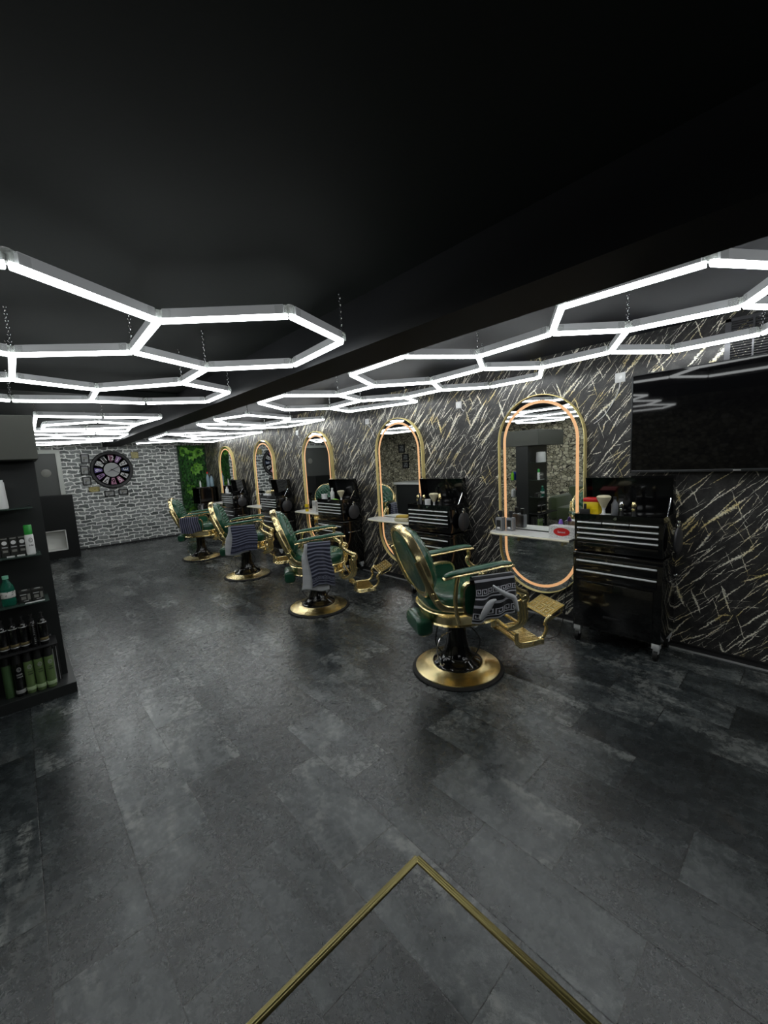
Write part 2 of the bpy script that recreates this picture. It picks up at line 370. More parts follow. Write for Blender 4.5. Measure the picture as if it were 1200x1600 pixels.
def dup(root, loc, rz, label=None, group=None):
    r = root.copy(); COL.objects.link(r); r.location = loc; r.rotation_euler = (0, 0, rz)
    if label: r['label'] = label
    if group: r['group'] = group
    for ch in list(root.children):
        c = ch.copy(); COL.objects.link(c); c.parent = r
        for g in list(ch.children):
            d = g.copy(); COL.objects.link(d); d.parent = c
    return r
def text_mesh(b, txt, size, mtx, depth=.001):
    cu = bpy.data.curves.new('t', 'FONT'); cu.body = txt; cu.size = size; cu.align_x = 'CENTER'; cu.align_y = 'CENTER'; cu.extrude = depth
    cu.resolution_u = 2
    o = bpy.data.objects.new('t', cu); me = o.to_mesh(); me.transform(mtx); b.bm.from_mesh(me); o.to_mesh_clear()
    bpy.data.objects.remove(o); bpy.data.curves.remove(cu); return b
def face_mtx(o, ux, uy):   # text frame: x along ux, y along uy
    ux, uy = Vector(ux).normalized(), Vector(uy).normalized(); nz = ux.cross(uy)
    return Matrix(((ux.x, uy.x, nz.x, o[0]), (ux.y, uy.y, nz.y, o[1]), (ux.z, uy.z, nz.z, o[2]), (0, 0, 0, 1)))
def bez(p, n=8):   # catmull-rom through points
    p = [Vector(q) for q in p]; out = []
    for i in range(len(p)-1):
        a, b, c, d = p[max(i-1, 0)], p[i], p[i+1], p[min(i+2, len(p)-1)]
        for k in range(n):
            t = k/n; out.append(.5*((2*b)+(c-a)*t+(2*a-5*b+4*c-d)*t*t+(3*b-a-3*c+d)*t**3))
    out.append(p[-1]); return out

# ------------------------------------------------------------------ room shell
struct(B().box2((XL-.1, YB-.1, -.1), (XW+.1, YF+.1, 0)), 'floor', 'floor')
struct(B().box2((XW, YB-.1, 0), (XW+.1, YF+.1, 2.6)), 'wall_right', 'marble')
struct(B().box2((XL-.1, YF, 0), (XW, YF+.1, 2.6)), 'wall_far', 'brick')
struct(B().box2((XL-.1, YB-.1, 0), (XL, YF, 2.6)), 'wall_left', 'stone')
struct(B().box2((XL, YB-.1, 0), (XW, YB, 2.6)), 'wall_back', 'darkwall')
struct(B().box2((XL, YB, ZL), (BX0+.05, YF, ZL+.2)), 'ceiling', 'ceil')
o = struct(B().box2((BX1-.05, YB, ZR), (XW, YF, ZR+.25)), 'ceiling', 'ceilr')
o = struct(B().box2((BX0, YB, ZB), (BX1, YF, ZL+.2)), 'trim_1', 'beam')
# shallow cross beam over the left bay
struct(B().box2((XL, 5.05, ZL-.06), (BX0, 5.35, ZL+.02)), 'trim_2', 'ceil')
b = B().box2((3.545, YB, 0), (XW, YF, .03)).box2((3.50, YB, 0), (3.545, YF, .012))
struct(b, 'baseboard_right', 'blackm')
struct(B().box2((3.478, YB, 0), (3.50, YF, .006)), 'baseboard_right', 'alu')
struct(B().box2((.75, YF-.012, 0), (2.95, YF, .03)), 'baseboard_far', 'blackm')
# brass edging let into the floor, two legs of a right angle
def strip(p0, p1, ux):
    sec = [(-.015, 0), (-.012, .004), (-.008, .0055), (-.0045, .0045), (-.001, .0062), (.003, .0048), (.008, .0055), (.012, .004), (.015, 0)]
    return B().sweep([(p0, ux, (0, 0, 1)), (p1, ux, (0, 0, 1))], sec)
b = strip((.953, .9775, 0), (.953, -1.5, 0), (1, 0, 0)); struct(b, 'trim_3', 'brass')
b = strip((.9545, .977, 0), (-1.6, .977, 0), (0, 1, 0)); struct(b, 'trim_4', 'brass')
# door in the brick wall
b = B().box2((-.33, YF-.03, 0), (.68, YF-.004, 2.0)); d = struct(b, 'door_1', 'greydoor')
b = B().box2((.68, YF-.06, 0), (.755, YF, 2.07)).box2((-.40, YF-.06, 0), (-.33, YF, 2.07)).box2((-.33, YF-.06, 2.0), (.68, YF, 2.07))
f = b.go('door_frame', 'offwhite', d, False)
b = B().lathe([(.075, 0), (.08, .003), (.075, .006), (0, .006)], n=32, mtx=Matrix.Translation((.5, YF-.032, 1.62)) @ Matrix.Rotation(R(90), 4, 'X'))
b.box((.5, YF-.042, 1.62), (.022, .004, .1), Matrix.Rotation(R(25), 3, 'Y')); b.go('door_sign', 'greycard', d)
b = B().box2((.60, YF-.08, 1.0), (.615, YF-.03, 1.02)).box2((.50, YF-.085, 1.0), (.615, YF-.07, 1.02)); b.go('door_handle', 'chrome', d)
# air vent grille high on the marble wall
v = thing('air_vent', 'grey louvred air vent grille above the television', 'vent', (XW, .0, 2.13))
b = B()
for (a, c) in (((-.012, -.52, -.13), (-.002, -.49, .16)), ((-.012, .49, -.13), (-.002, .52, .16)), ((-.012, -.52, .14), (-.002, .52, .16)), ((-.012, -.52, -.13), (-.002, .52, -.11))): b.box2(a, c)
for y in (-.26, 0, .26, .38): b.box2((-.014, y-.005, -.12), (-.002, y+.005, .15))
b.go('frame', 'screengrey', v, False)
b = B()
for i in range(16): b.box((-.007, 0, -.1+i*.0155), (.012, .98, .003), Matrix.Rotation(R(35), 3, 'Y'))
b.go('slats', 'screengrey', v, False)

# ------------------------------------------------------------------ hexagon lamps
def lamp(name_label, verts, edges, chains, group=None, drop=None, zc=ZL, nocut=()):
    t = thing('hexagon_ceiling_lamp', name_label, 'ceiling lamp', (0, 0, LZ), 0, group)
    for a, c in edges:
        p, q = Vector((*verts[a], 0)), Vector((*verts[c], 0)); d = (q-p); L = d.length; d.normalize(); n = Vector((-d.y, d.x, 0))
        p2, q2 = p+d*.012, q-d*.012
        bb = B().sweep([(p2, n, (0, 0, 1)), (q2, n, (0, 0, 1))], [(-.0145, .002), (-.0145, -.008), (-.010, -.015), (0, -.018), (.010, -.015), (.0145, -.008), (.0145, .002)])
        o = bb.go('light_tube', 'led', t)
        p3, q3 = p+d*.025, q-d*.025
        bb = B().sweep([(p3, n, (0, 0, 1)), (q3, n, (0, 0, 1))], [(-.0145, .0022), (.0145, .0022), (.0135, .040), (-.0135, .040)])
        bb.go('housing', 'housing', o, False)
    deg = {}
    for a, c in edges: deg.setdefault(a, []).append(c); deg.setdefault(c, []).append(a)
    for k, nb in deg.items():
        p = Vector((*verts[k], 0)); bb = B()
        for j in nb:
            d = (Vector((*verts[j], 0))-p).normalized()
            bb.box(p+d*.036+Vector((0, 0, .019)), (.05, .033, .036), math.atan2(d.y, d.x), .003, 1)
        bb.lathe([(.02, .0), (.02, .036), (.012, .040)], (p.x, p.y, 0), 12)
        bb.go('connector', 'clear', t, True)
    for k in chains:
        p = verts[k]; bb = B(); z = .04; i = 0; top = zc-LZ
        while z < top:
            rx = Vector((1, 0, 0)) if i % 2 else Vector((0, 1, 0))
            c = Vector((p[0], p[1], z+.008))
            bb.tube([c+rx*.0065*math.cos(x)+Vector((0, 0, .0105*math.sin(x))) for x in [2*PI*j/8 for j in range(8)]], .0019, 4, True)
            z += .017; i += 1
        bb.go('chain', 'chrome', t)
    return t
V1 = {'A': (0.066, 1.686), 'B': (0.539, 1.963), 'C': (0.967, 1.608), 'D': (1.379, 1.786), 'E': (1.425, 2.367), 'F': (0.997, 2.724), 'G': (0.552, 2.52), 'H': (0.077, 2.856), 'I': (0.076, 3.543), 'J': (0.547, 3.714), 'K': (0.999, 3.225), 'L': (1.426, 3.435), 'M': (1.435, 3.982), 'N': (0.982, 4.246), 'O': (0.575, 4.289), 'P': (0.068, 4.458),
      'A1': (-.4, 1.98), 'H1': (-.4, 2.62), 'I1': (-.4, 3.72), 'P1': (-.4, 4.25), 'B1': (-.87, 1.72), 'G1': (-.87, 2.88), 'J1': (-.87, 3.5), 'A2': (-1.33, 1.98), 'H2': (-1.33, 2.62), 'I2': (-1.33, 3.72), 'P2': (-1.33, 4.25), 'O1': (-.87, 4.5)}
E1 = 'AB BC CD DE EF FG GB GH HI IJ JK KF KL LM MN NO OJ OP'.split(); E1 = [(e[0], e[1]) for e in E1]
E1 += [('A', 'A1'), ('A1', 'H1'), ('H1', 'H'), ('I', 'I1'), ('I1', 'P1'), ('P1', 'P'), ('A1', 'B1'), ('B1', 'A2'), ('A2', 'H2'), ('H2', 'G1'), ('G1', 'H1'), ('G1', 'J1'), ('J1', 'I1'), ('J1', 'I2'), ('I2', 'P2'), ('P2', 'O1'), ('O1', 'P1')]
lamp('large hexagon grid of white LED tubes on chains, nearest over the left of the room', V1, E1, ['D', 'G', 'H', 'F', 'K', 'I', 'L', 'P', 'B1', 'H2', 'O1'])
V2 = {'a': (1.935, 0.334), 'b': (1.908, 0.855), 'c': (2.272, 1.073), 'd': (2.593, 0.80), 'e': (2.68, 0.327), 'f': (3.053, 1.041), 's': (3.07, 1.527), 'g': (3.45, 0.792), 'h': (3.45, 0.329), 'j': (2.331, 1.592), 'k': (1.9, 1.842), 'l': (1.923, 2.416), 'm': (2.382, 2.686), 'r': (2.728, 2.329), 'n': (2.686, 1.795), 't': (3.45, 1.736), 'u': (3.44, 2.224), 'p': (3.11, 2.55), 'v': (3.11, 3.03), 'w': (2.80, 3.38), 'x': (2.373, 3.194), 'y': (1.915, 3.393), 'z': (1.902, 3.888), 'aa': (2.40, 4.25), 'bb': (2.82, 3.97), 'cc': (3.45, 3.18), 'dd': (3.22, 4.13),
      'i': (2.29, .12), 'q': (3.06, .10), 'i0': (2.29, -.42), 'q0': (3.06, -.42), 'a0': (1.92, -.68), 'e0': (2.67, -.68), 'h0': (3.45, -.68), 'a9': (1.92, -1.2), 'e9': (2.67, -1.2), 'h9': (3.45, -1.2), 'i9': (2.29, -1.45), 'q9': (3.06, -1.45)}
E2 = [tuple(x.split('-')) for x in 'a-b b-c c-j j-n n-r n-s s-f s-t t-u u-p p-r r-m m-l l-k k-j c-d d-e d-f f-g g-h m-x x-y y-z z-aa aa-bb bb-w w-x w-v v-p v-cc cc-dd dd-bb a-i i-e i-i0 e-q q-h q-q0 i0-a0 i0-e0 e0-q0 q0-h0 a0-a9 e0-e9 h0-h9 a9-i9 i9-e9 e9-q9 q9-h9'.split()]
lamp('long hexagon grid of white LED tubes nearest above the mirror wall and television', V2, E2, ['d', 'j', 'n', 'x', 'w', 'v', 'bb', 'b', 'h', 'i0', 'q9', 'q'], zc=ZR)
V3 = {0: (.25, 5.45), 1: (.81, 5.40), 2: (1.36, 5.30), 3: (1.33, 7.0), 4: (.28, 7.12), 5: (.36, 6.35), 6: (.82, 5.86), 7: (1.27, 6.05), 8: (.36, 6.85), 9: (.81, 6.75), 10: (1.27, 6.45)}
E3 = [(0, 1), (1, 2), (2, 7), (7, 10), (10, 3), (3, 4), (4, 0), (5, 6), (6, 7), (5, 8), (8, 9), (9, 10)]
V3.update({11: (.28, 7.6), 12: (.56, 7.72), 13: (1.0, 7.45), 14: (1.42, 7.52), 15: (1.45, 8.3), 16: (.3, 8.45), 17: (.58, 8.2), 18: (1.02, 8.42), 19: (.34, 9.3), 20: (.6, 9.25), 21: (1.08, 8.98), 22: (1.44, 8.9), 23: (.36, 9.95), 24: (.6, 9.88)})
E3b = [(11, 12), (12, 13), (13, 14), (14, 15), (15, 18), (18, 17), (17, 16), (12, 17), (18, 21), (21, 20), (20, 19), (21, 22), (20, 24), (24, 23), (24, 22)]
lamp('white LED tube grid with a straight rectangular outer frame, middle of the left bay', {k: V3[k] for k in range(11)}, E3, [0, 1, 2, 9])
lamp('far white LED hexagon grid before the brick wall, left of the beam', {k: V3[k] for k in range(11, 25)}, E3b, [13, 15, 18, 22])
V4 = {0: (2.19, 4.80), 1: (2.0, 5.35), 2: (2.34, 5.80), 3: (2.88, 5.00), 4: (3.0, 5.45), 5: (3.40, 4.95), 6: (3.44, 5.45), 7: (1.98, 5.95), 8: (2.27, 6.4), 9: (2.85, 6.5), 10: (2.95, 5.90), 11: (3.42, 6.0)}
E4 = [(0, 1), (1, 2), (0, 3), (3, 4), (4, 5), (5, 6), (6, 11), (2, 10), (2, 7), (7, 8), (8, 9), (9, 11), (9, 10), (10, 4)]
lamp('hexagon grid of white LED tubes above the mirror wall, second from the television', V4, E4, [0, 3, 10, 9], zc=ZR)
V5 = {0: (1.98, 7.5), 1: (2.5, 7.15), 2: (2.94, 7.4), 3: (3.44, 7.0), 4: (3.44, 8.2), 5: (2.4, 7.9), 6: (2.0, 8.7), 7: (2.87, 8.5), 8: (1.99, 9.8), 9: (3.44, 9.5), 10: (2.6, 9.2)}
E5 = [(0, 1), (1, 2), (2, 3), (3, 4), (4, 7), (7, 5), (5, 2), (5, 0), (0, 6), (6, 10), (10, 7), (10, 8), (10, 9), (9, 4)]
lamp('farthest hexagon grid of white LED tubes above the mirror wall by the plant panel', V5, E5, [1, 5, 7, 10], zc=ZR)

VB = {'a': (-1.3, -1.0), 'b': (-.83, -.74), 'c': (-.36, -1.0), 'd': (.11, -.74), 'e': (.58, -1.0), 'f': (1.05, -.74), 'g': (-1.3, -1.55), 'h': (-.36, -1.55), 'i': (.58, -1.55), 'j': (1.05, -1.82), 'k': (.11, -1.82), 'l': (-.83, -1.82), 'm': (1.42, -1.0), 'n': (1.42, -1.55)}  # added lamp grid, unseen behind the camera, to brighten the foreground
lamp('added fill light, unseen hexagon grid of white LED tubes behind the camera', VB, [tuple(x) for x in 'cd de ie hk ki hc'.split()], ['d', 'k'])

# ------------------------------------------------------------------ mirrors with shelf
def capsule(hw, z0, z1, n=20, ins=0):
    hw -= ins; z0 += ins; z1 -= ins; pts = []
    for i in range(n+1): a = PI*i/n; pts.append((hw*math.cos(a), z1-hw+hw*math.sin(a)))
    for i in range(n+1): a = PI+PI*i/n; pts.append((hw*math.cos(a), z0+hw+hw*math.sin(a)))
    return pts
def make_mirror():
    t = thing('wall_mirror', '', 'mirror', (XW, 1.79, 0), 0)
    hw, z0, z1 = .405, .2, 2.01
    def ring(hw, z0, z1, sec, name, m, ins=0, n=24):
        pts = capsule(hw, z0, z1, n, ins); path = []
        cz0, cz1 = z0+hw, z1-hw
        for y, z in pts:
            cc = cz1 if z > cz1 else (cz0 if z < cz0 else z); nrm = Vector((0, y, z-cc))
            nrm.normalize(); path.append(((0, y, z), (-1, 0, 0), nrm))
        return B().sweep(path, sec, True).go(name, m, t)
    ring(hw, z0, z1, [(.0, 0), (.052, 0), (.054, -.0035), (.052, -.007), (.0, -.007)], 'frame', 'rim')
    pts = capsule(hw, z0, z1, 24, .008)
    B().prism([(-y, z) for y, z in pts], (-.034, 0, 0), (0, -1, 0), (0, 0, 1), -.004).go('mirror_glass', 'mirror', t, False)
    pin = capsule(hw, z0, z1, 24, .05); path = []
    ring(hw, z0, z1, [(.0345, -.05), (.0362, -.05), (.0362, -.076), (.0345, -.076)], 'light_strip', 'ledwarm')
    return t
MY = [1.79+1.81*k for k in range(5)]
mir_lab = ['tall gold-rimmed capsule mirror beside the television, shelf with two bottles in front',
           'tall gold-rimmed capsule mirror second from the television, behind the nearest barber chair',
           'tall gold-rimmed capsule mirror, third from the television, yellow cup on its shelf',
           'tall gold-rimmed capsule mirror, fourth from the television, reflecting the clock',
           'farthest tall gold-rimmed capsule mirror, next to the leafy panel']
mir = make_mirror(); mir['label'] = mir_lab[0]; mir['group'] = 'capsule mirrors along the marble wall'
for k in range(1, 5): dup(mir, (XW, MY[k], 0), 0, mir_lab[k])
# shelf plank in front of each mirror, rounded at its free end
SZ = .775
def make_shelf():
    t = thing('mirror_shelf', '', 'shelf', (3.5, 2.18, SZ))
    L = .78; D = .24; poly = [(0, 0), (0, -L)]
    poly += [(-D, -L)]
    for i in range(13): a = PI/2*i/12; poly.append((-D*.55-(D*.45)*math.cos(a), -.10+.10*math.sin(a)))
    B().prism(poly, (0, 0, -.012), (1, 0, 0), (0, 1, 0), .020).go('board', 'white', t, False)
    edge = [(-D, -L, 0)]+[(p, q, 0) for p, q in poly[3:]]
    B().tube([Vector(e)+Vector((0, 0, -.005)) for e in edge], .0095, 8).go('edge_trim', 'edge', t)
    b = B()
    for y in (-.2, -.62): b.box2((-.16, y-.008, -.035), (-.0, y+.008, -.012)).box2((-.012, y-.008, -.1), (0, y+.008, -.012))
    b.go('bracket', 'gold', t, False)
    return t
sh_lab = ['white rounded mirror shelf holding two dark bottles and a dotted carton', 'white rounded mirror shelf behind the nearest barber chair, a folded yellow cloth on it',
          'white rounded mirror shelf with yellow cup and printed carton', 'white rounded mirror shelf, empty, fourth from the television', 'white rounded mirror shelf farthest from the television']
shf = make_shelf(); shf['label'] = sh_lab[0]; shf['group'] = 'white shelves across the mirrors'
for k in range(1, 5): dup(shf, (3.5, 2.18+1.81*k, SZ), 0, sh_lab[k])

# ------------------------------------------------------------------ tool chests
TX = 3.17
def make_chest():
    t = thing('tool_chest', '', 'tool cabinet', (TX, .735, 0)); W_ = .597; D_ = .335
    b = B().box2((.004, 0, .125), (D_, W_, .70), .004).box2((.0, -.004, .68), (D_+.004, W_+.004, .722), .008); body = b.go('cabinet_body', 'black', t)
    b = B().box2((-.006, .05, .155), (.006, W_-.05, .50), .003); dr = b.go('cabinet_door', 'black', t)
    B().box2((-.012, .25, .235), (-.005, .37, .25), .002).go('door_handle', 'blackm', dr)
    b = B().box2((-.008, .02, .50), (-.004, .055, .56)); 
    for z in (.515, .595):
        d = B().box2((-.006, .03, z), (.006, W_-.03, z+.072), .003).go('drawer', 'black', t)
        B().box2((-.017, .03, z+.058), (-.004, W_-.03, z+.070), .003).go('handle', 'handle', d)
    b.bm.free()
    B().box2((-.009, .05, .652), (-.005, .11, .661)).go('name_plate', 'silver', t, False)
    b = B().box2((.014, .005, .735), (D_, W_-.005, .985), .004)
    for (a, c) in (((.014, .005, .97), (.024, W_-.005, 1.018)), ((D_-.012, .005, .97), (D_, W_-.005, 1.018)), ((.014, .005, .97), (D_, .013, 1.018)), ((.014, W_-.013, .97), (D_, W_-.005, 1.018))): b.box2(a, c)
    b.go('chest_body', 'black', t)
    zz = [.962, .918, .878, .838]
    for k, z in enumerate(zz):
        if k == 0: spans = [(.03+i*.181, .03+i*.181+.174) for i in range(3)]
        else: spans = [(.03, W_-.03)]
        for y0, y1 in spans:
            h = .034 if k < 3 else .034
            d = B().box2((.006, y0, z-h), (.018, y1, z), .002).go('drawer', 'black', t)
            B().box2((-.005, y0, z-.011), (.008, y1, z), .003).go('handle', 'handle', d)
    B().box2((.004, .03, .765), (.016, W_-.03, .80), .002).go('drawer', 'black', t)
    B().cyl((.014, W_/2, .995), (.0, W_/2, .995), .011, n=14).box2((-.006, W_/2-.004, .992), (.0, W_/2+.012, .998)).go('lock', 'chrome', t)
    # lid, open against the wall
    rot = Matrix.Rotation(R(-8), 4, 'Y'); b = B()
    b.box2((.0, .005, 0), (.006, W_-.005, .275)).box2((-.055, .005, .0), (.0, .011, .27)).box2((-.055, W_-.011, .0), (.0, W_-.005, .27)).box2((-.055, .005, .268), (.006, W_-.005, .275))
    bmesh.ops.transform(b.bm, matrix=Matrix.Translation((D_-.02, 0, 1.015)) @ rot, verts=b.bm.verts)
    b.go('lid', 'black', t, False)
    B().cyl((.16, .02, 1.0), (.25, .022, 1.13), .004, n=8).cyl((.21, .021, 1.07), (.25, .022, 1.13), .006, n=8).go('lid_strut', 'chrome', t)
    b = B().tube(bez([(.08, -.006, .57), (.08, -.035, .575), (.26, -.035, .575), (.26, -.006, .57)], 4), .007, 8); b.go('side_handle', 'chrome', t)
    for x, y, f in ((.03, .03, 1), (.03, W_-.03, 1), (D_-.03, .03, 0), (D_-.03, W_-.03, 0)):
        c = B().box((x, y, .105), (.05, .05, .04), None, .003).box((x, y, .075), (.032, .034, .05)).go('caster', 'handle', t)
        B().cyl((x-.004, y-.013, .036), (x-.004, y+.013, .036), .036, n=20).go('wheel', 'rubber', c)
    return t
tc_lab = ['black rolling tool chest with open lid beside the television, yellow and red box on top', 'black rolling tool chest with open lid behind the nearest barber chair, white cup on top',
          'black rolling tool chest with lime brush and white tub on top, middle of the row', 'black rolling tool chest with open lid, fourth from the television, cream cloth on top', 'farthest black rolling tool chest with open lid, by the last mirror']
CY = [.735+1.81*k for k in range(5)]
ch = make_chest(); ch['label'] = tc_lab[0]; ch['group'] = 'black tool chests along the marble wall'
for k in range(1, 5): dup(ch, (TX, CY[k], 0), 0, tc_lab[k])
# round black hand mirror hung on each chest's side
def make_handmirror():
    t = thing('hand_mirror', '', 'hand mirror', (TX+.17, .735-.045, .845))
    mt = Matrix.Rotation(R(90), 4, 'X')
    B().lathe([(0, -.012), (.075, -.012), (.088, -.004), (.088, .006), (.07, .016), (.0, .019)], n=32, sy=1.1, mtx=mt).go('shell', 'smokeshell', t)
    B().box((0, 0, .10), (.05, .026, .035), None, .008).box((0, -.002, .125), (.03, .02, .03), None, .006).go('clip', 'chrome', t)
    B().cyl((0, 0, .09), (0, 0, .118), .016, .02, 12).go('grip', 'blackm', t)
    return t
hm = make_handmirror(); hm['label'] = 'round black hand mirror hung on side of the chest by the television'; hm['group'] = 'hand mirrors on the chest sides'
for k, s_ in zip(range(1, 5), ['behind the nearest barber chair', 'in the middle of the row', 'fourth from the television', 'farthest from the television']):
    dup(hm, (TX+.17, CY[k]-.045, .845), 0, 'round black hand mirror hung on side of the chest '+s_)

# ------------------------------------------------------------------ television
t = thing('television', 'large wall-mounted flat television with black screen and thin grey frame', 'television', (3.47, 1.035, 1.31))
TW, TH = 1.24, .715
b = B().box2((.012, -TW, 0), (.05, 0, TH), .004); b.box2((.05, -TW+.3, .15), (.088, -.3, TH-.15)); b.go('casing', 'tvframe', t)
b = B()
for a, c in (((0, -TW, 0), (.014, 0, .018)), ((0, -TW, TH-.007), (.014, 0, TH)), ((0, -.008, 0), (.014, 0, TH)), ((0, -TW, 0), (.014, -TW+.008, TH))): b.box2(a, c, .001)
b.go('bezel', 'tvframe', t)
B().box2((.006, -TW+.008, .018), (.013, -.008, TH-.007)).go('screen', 'screen', t, False)
B().box2((-.001, -TW/2-.02, .006), (.001, -TW/2+.02, .012)).go('logo_plate', 'silver', t, False)

# wall sockets near the top of the mirrors and one beside the fourth mirror
def socket(y, z, lab, cable):
    t = thing('wall_socket', lab, 'socket', (XW, y, z), 0, 'wall sockets above the mirrors')
    B().box2((-.012, -.036, -.036), (0, .036, .036), .003).go('plate', 'whitep', t)
    B().lathe([(.016, 0), (.018, .004), (.013, .004), (.012, .002)], n=20, mtx=Matrix.Translation((-.012, 0, 0)) @ Matrix.Rotation(R(-90), 4, 'Y')).go('socket_ring', 'silver', t)
    if cable: B().tube(bez([(-.006, 0, -.03)]+cable, 6), .0035, 6).go('cable', 'whitep', t)
socket(1.14, 2.04, 'white square socket on the marble between first mirror and television', [(-.01, .01, -.1), (-.008, .06, -.2), (-.006, .12, -.28), (-.005, .19, -.33)])
socket(2.68, 2.04, 'white square socket between the two nearest mirrors', [(-.008, -.02, -.03), (-.006, -.06, -.07)])
socket(4.18, 2.03, 'white square socket left of the second mirror with slanting cable', [(-.006, -.06, -.09), (-.006, -.13, -.22)])
socket(5.98, 2.04, 'white square socket left of the third mirror', [(-.006, -.05, -.08)])
socket(7.72, 1.02, 'white double socket low beside the fourth mirror', [(-.02, .0, -.05), (-.03, .1, -.1), (-.03, .16, -.25), (-.02, .17, -.45)])

# ------------------------------------------------------------------ barber chair
def superell(hx, hy, n=48, p=3.2):
    out = []
    for i in range(n):
        a = 2*PI*i/n; c, s = math.cos(a), math.sin(a)
        out.append((hx*math.copysign(abs(c)**(2/p), c), hy*math.copysign(abs(s)**(2/p), s)))
    return out
def loft(b, rings):
    vr = [[b.bm.verts.new(p) for p in r] for r in rings]; n = len(vr[0])
    for a, c in zip(vr, vr[1:]):
        for i in range(n): b.bm.faces.new((a[i], a[(i+1) % n], c[(i+1) % n], c[i]))
    b.bm.faces.new(vr[0][::-1]); b.bm.faces.new(vr[-1]); return b
def meander(b, o, ux, uy, w, h, nx, ny, th, bar=.12):
    # raised greek key cells on a plate
    o, ux, uy = Vector(o), Vector(ux), Vector(uy); nz = ux.cross(uy)
    cw, chh = w/nx, h/ny
    segs = [(0, 1, .0, .12), (.0, .12, .0, .95), (.0, .86, .83, .95), (.74, .86, .3, .95), (.32, .86, .3, .42), (.32, .44, .3, .66)]
    rm = Matrix((ux, uy, nz)).transposed()
    for i in range(nx):
        for j in range(ny):
            for (a, c, d, e) in segs:
                cx, cy = (i+(a+c)/2)*cw-w/2, (j+(d+e)/2)*chh-h/2
                b.box(o+ux*cx+uy*cy+nz*th/2, ((c-a)*cw*.97, (e-d)*chh*.97, th), rm)
def make_chair():
    t = thing('barber_chair', '', 'barber chair', (2.2, 1.74, 0), R(-28))
    B().lathe([(.0, .0), (.320, .0), (.325, .006), (.320, .014), (.305, .018), (0, .016)], n=72).go('rubber_ring', 'rubber', t)
    B().lathe([(.302, .012), (.298, .024), (.25, .036), (.19, .05), (.175, .052), (.1, .052)], n=72).go('base_plate', 'spun', t)
    B().lathe([(.176, .045), (.174, .06), (.160, .072), (.135, .085), (.110, .108), (.090, .145), (.078, .19), (.070, .25), (.066, .345), (.072, .348), (.072, .372), (.06, .375)], n=48).go('pedestal', 'black', t)
    B().cyl((0, 0, .36), (0, 0, .42), .055).go('piston', 'chrome', t)
    # pump lever and thin cable
    B().tube(bez([(-.06, -.05, .30), (-.16, -.11, .30), (-.20, -.13, .22), (-.18, -.13, .13), (-.165, -.128, .105), (-.15, -.12, .11)], 6), .005, 8).go('lever', 'chrome', t)
    B().tube(bez([(.07, -.05, .33), (.12, -.12, .24), (.04, -.17, .15), (-.08, -.14, .13), (-.16, -.02, .2), (-.12, .06, .3)], 8), .004, 6).go('hose', 'rubber', t)
    # gold seat pan
    rings = []
    for z, k in ((.395, .72), (.40, .88), (.408, .93), (.418, .90), (.45, .93), (.475, .96), (.49, 1.0), (.498, 1.02), (.505, 1.0), (.505, .9)):
        rings.append([(x*k+.02, y*k, z) for x, y in superell(.285, .275, 56, 2.6)])
    loft(B(), rings).go('seat_pan', 'gold', t)
    B().box2((-.17, -.11, .374), (.2, .11, .402), .006).box2((.05, -.05, .362), (.30, .05, .385), .006).go('seat_mount', 'gold', t)
    rings = []
    for z, k in ((.50, .9), (.505, .97), (.525, 1.0), (.565, 1.0), (.59, .975), (.605, .9), (.612, .75), (.616, .45), (.617, .1)):
        rings.append([(x*k+.02, y*k, z) for x, y in superell(.272, .262, 56, 2.8)])
    loft(B(), rings).go('seat', 'leather', t)
    # rear bolster below the seat
    rings = []
    for y, k in ((-.135, .55), (-.132, .8), (-.124, .95), (-.108, 1.0), (.108, 1.0), (.124, .95), (.132, .8), (.135, .55)):
        rings.append([(-.275+x*k, y, .385+z*k) for x, z in superell(.055, .06, 28, 3.2)])
    loft(B(), rings).go('rear_bolster', 'leather', t)
    B().box2((-.25, -.035, .398), (-.13, .035, .415), .004).go('bolster_arm', 'gold', t)
    # round tufted back
    tilt = Matrix.Translation((-.235, 0, .60)) @ Matrix.Rotation(R(-19), 4, 'Y') @ Matrix.Translation((0, 0, .235))
    RY, RZ = .265, .255
    def disc(sign, h0, dome, tuft):
        b = B(); nr, na = 22, 72; rings = []
        for i in range(nr+1):
            r = i/nr; ring = []
            for j in range(na):
                a = 2*PI*j/na; y, z = r*math.cos(a), r*math.sin(a)
                d = dome*math.sqrt(max(0, 1-r**3.2))
                if tuft:
                    u, w = (y+z)*3.35, (y-z)*3.35
                    q = abs(math.cos(PI*u)*math.cos(PI*w))**.45; pl = min(abs(math.sin(PI*(u+.5))), 1)
                    edge = max(0, 1-r**6); d -= .030*(1-q)*edge
                    k1 = (math.cos(PI*u)**2)*0; 
                ring.append((sign*(h0+d), y*RY*.93, z*RZ*.93))
            rings.append(ring)
        c = b.bm.verts.new(rings[0][0]); vr = [[b.bm.verts.new(p) for p in r_] for r_ in rings[1:]]
        for j in range(na): b.bm.faces.new((c, vr[0][j], vr[0][(j+1) % na]))
        for a, d in zip(vr, vr[1:]):
            for j in range(na): b.bm.faces.new((a[j], a[(j+1) % na], d[(j+1) % na], d[j]))
        base = [b.bm.verts.new((0, v.co.y, v.co.z)) for v in vr[-1]]
        for j in range(na): b.bm.faces.new((vr[-1][j], vr[-1][(j+1) % na], base[(j+1) % na], base[j]))
        bmesh.ops.transform(b.bm, matrix=tilt, verts=b.bm.verts); return b
    bk = disc(1, .028, .085, True).go('backrest', 'leather', t, True, 80)
    b = B()
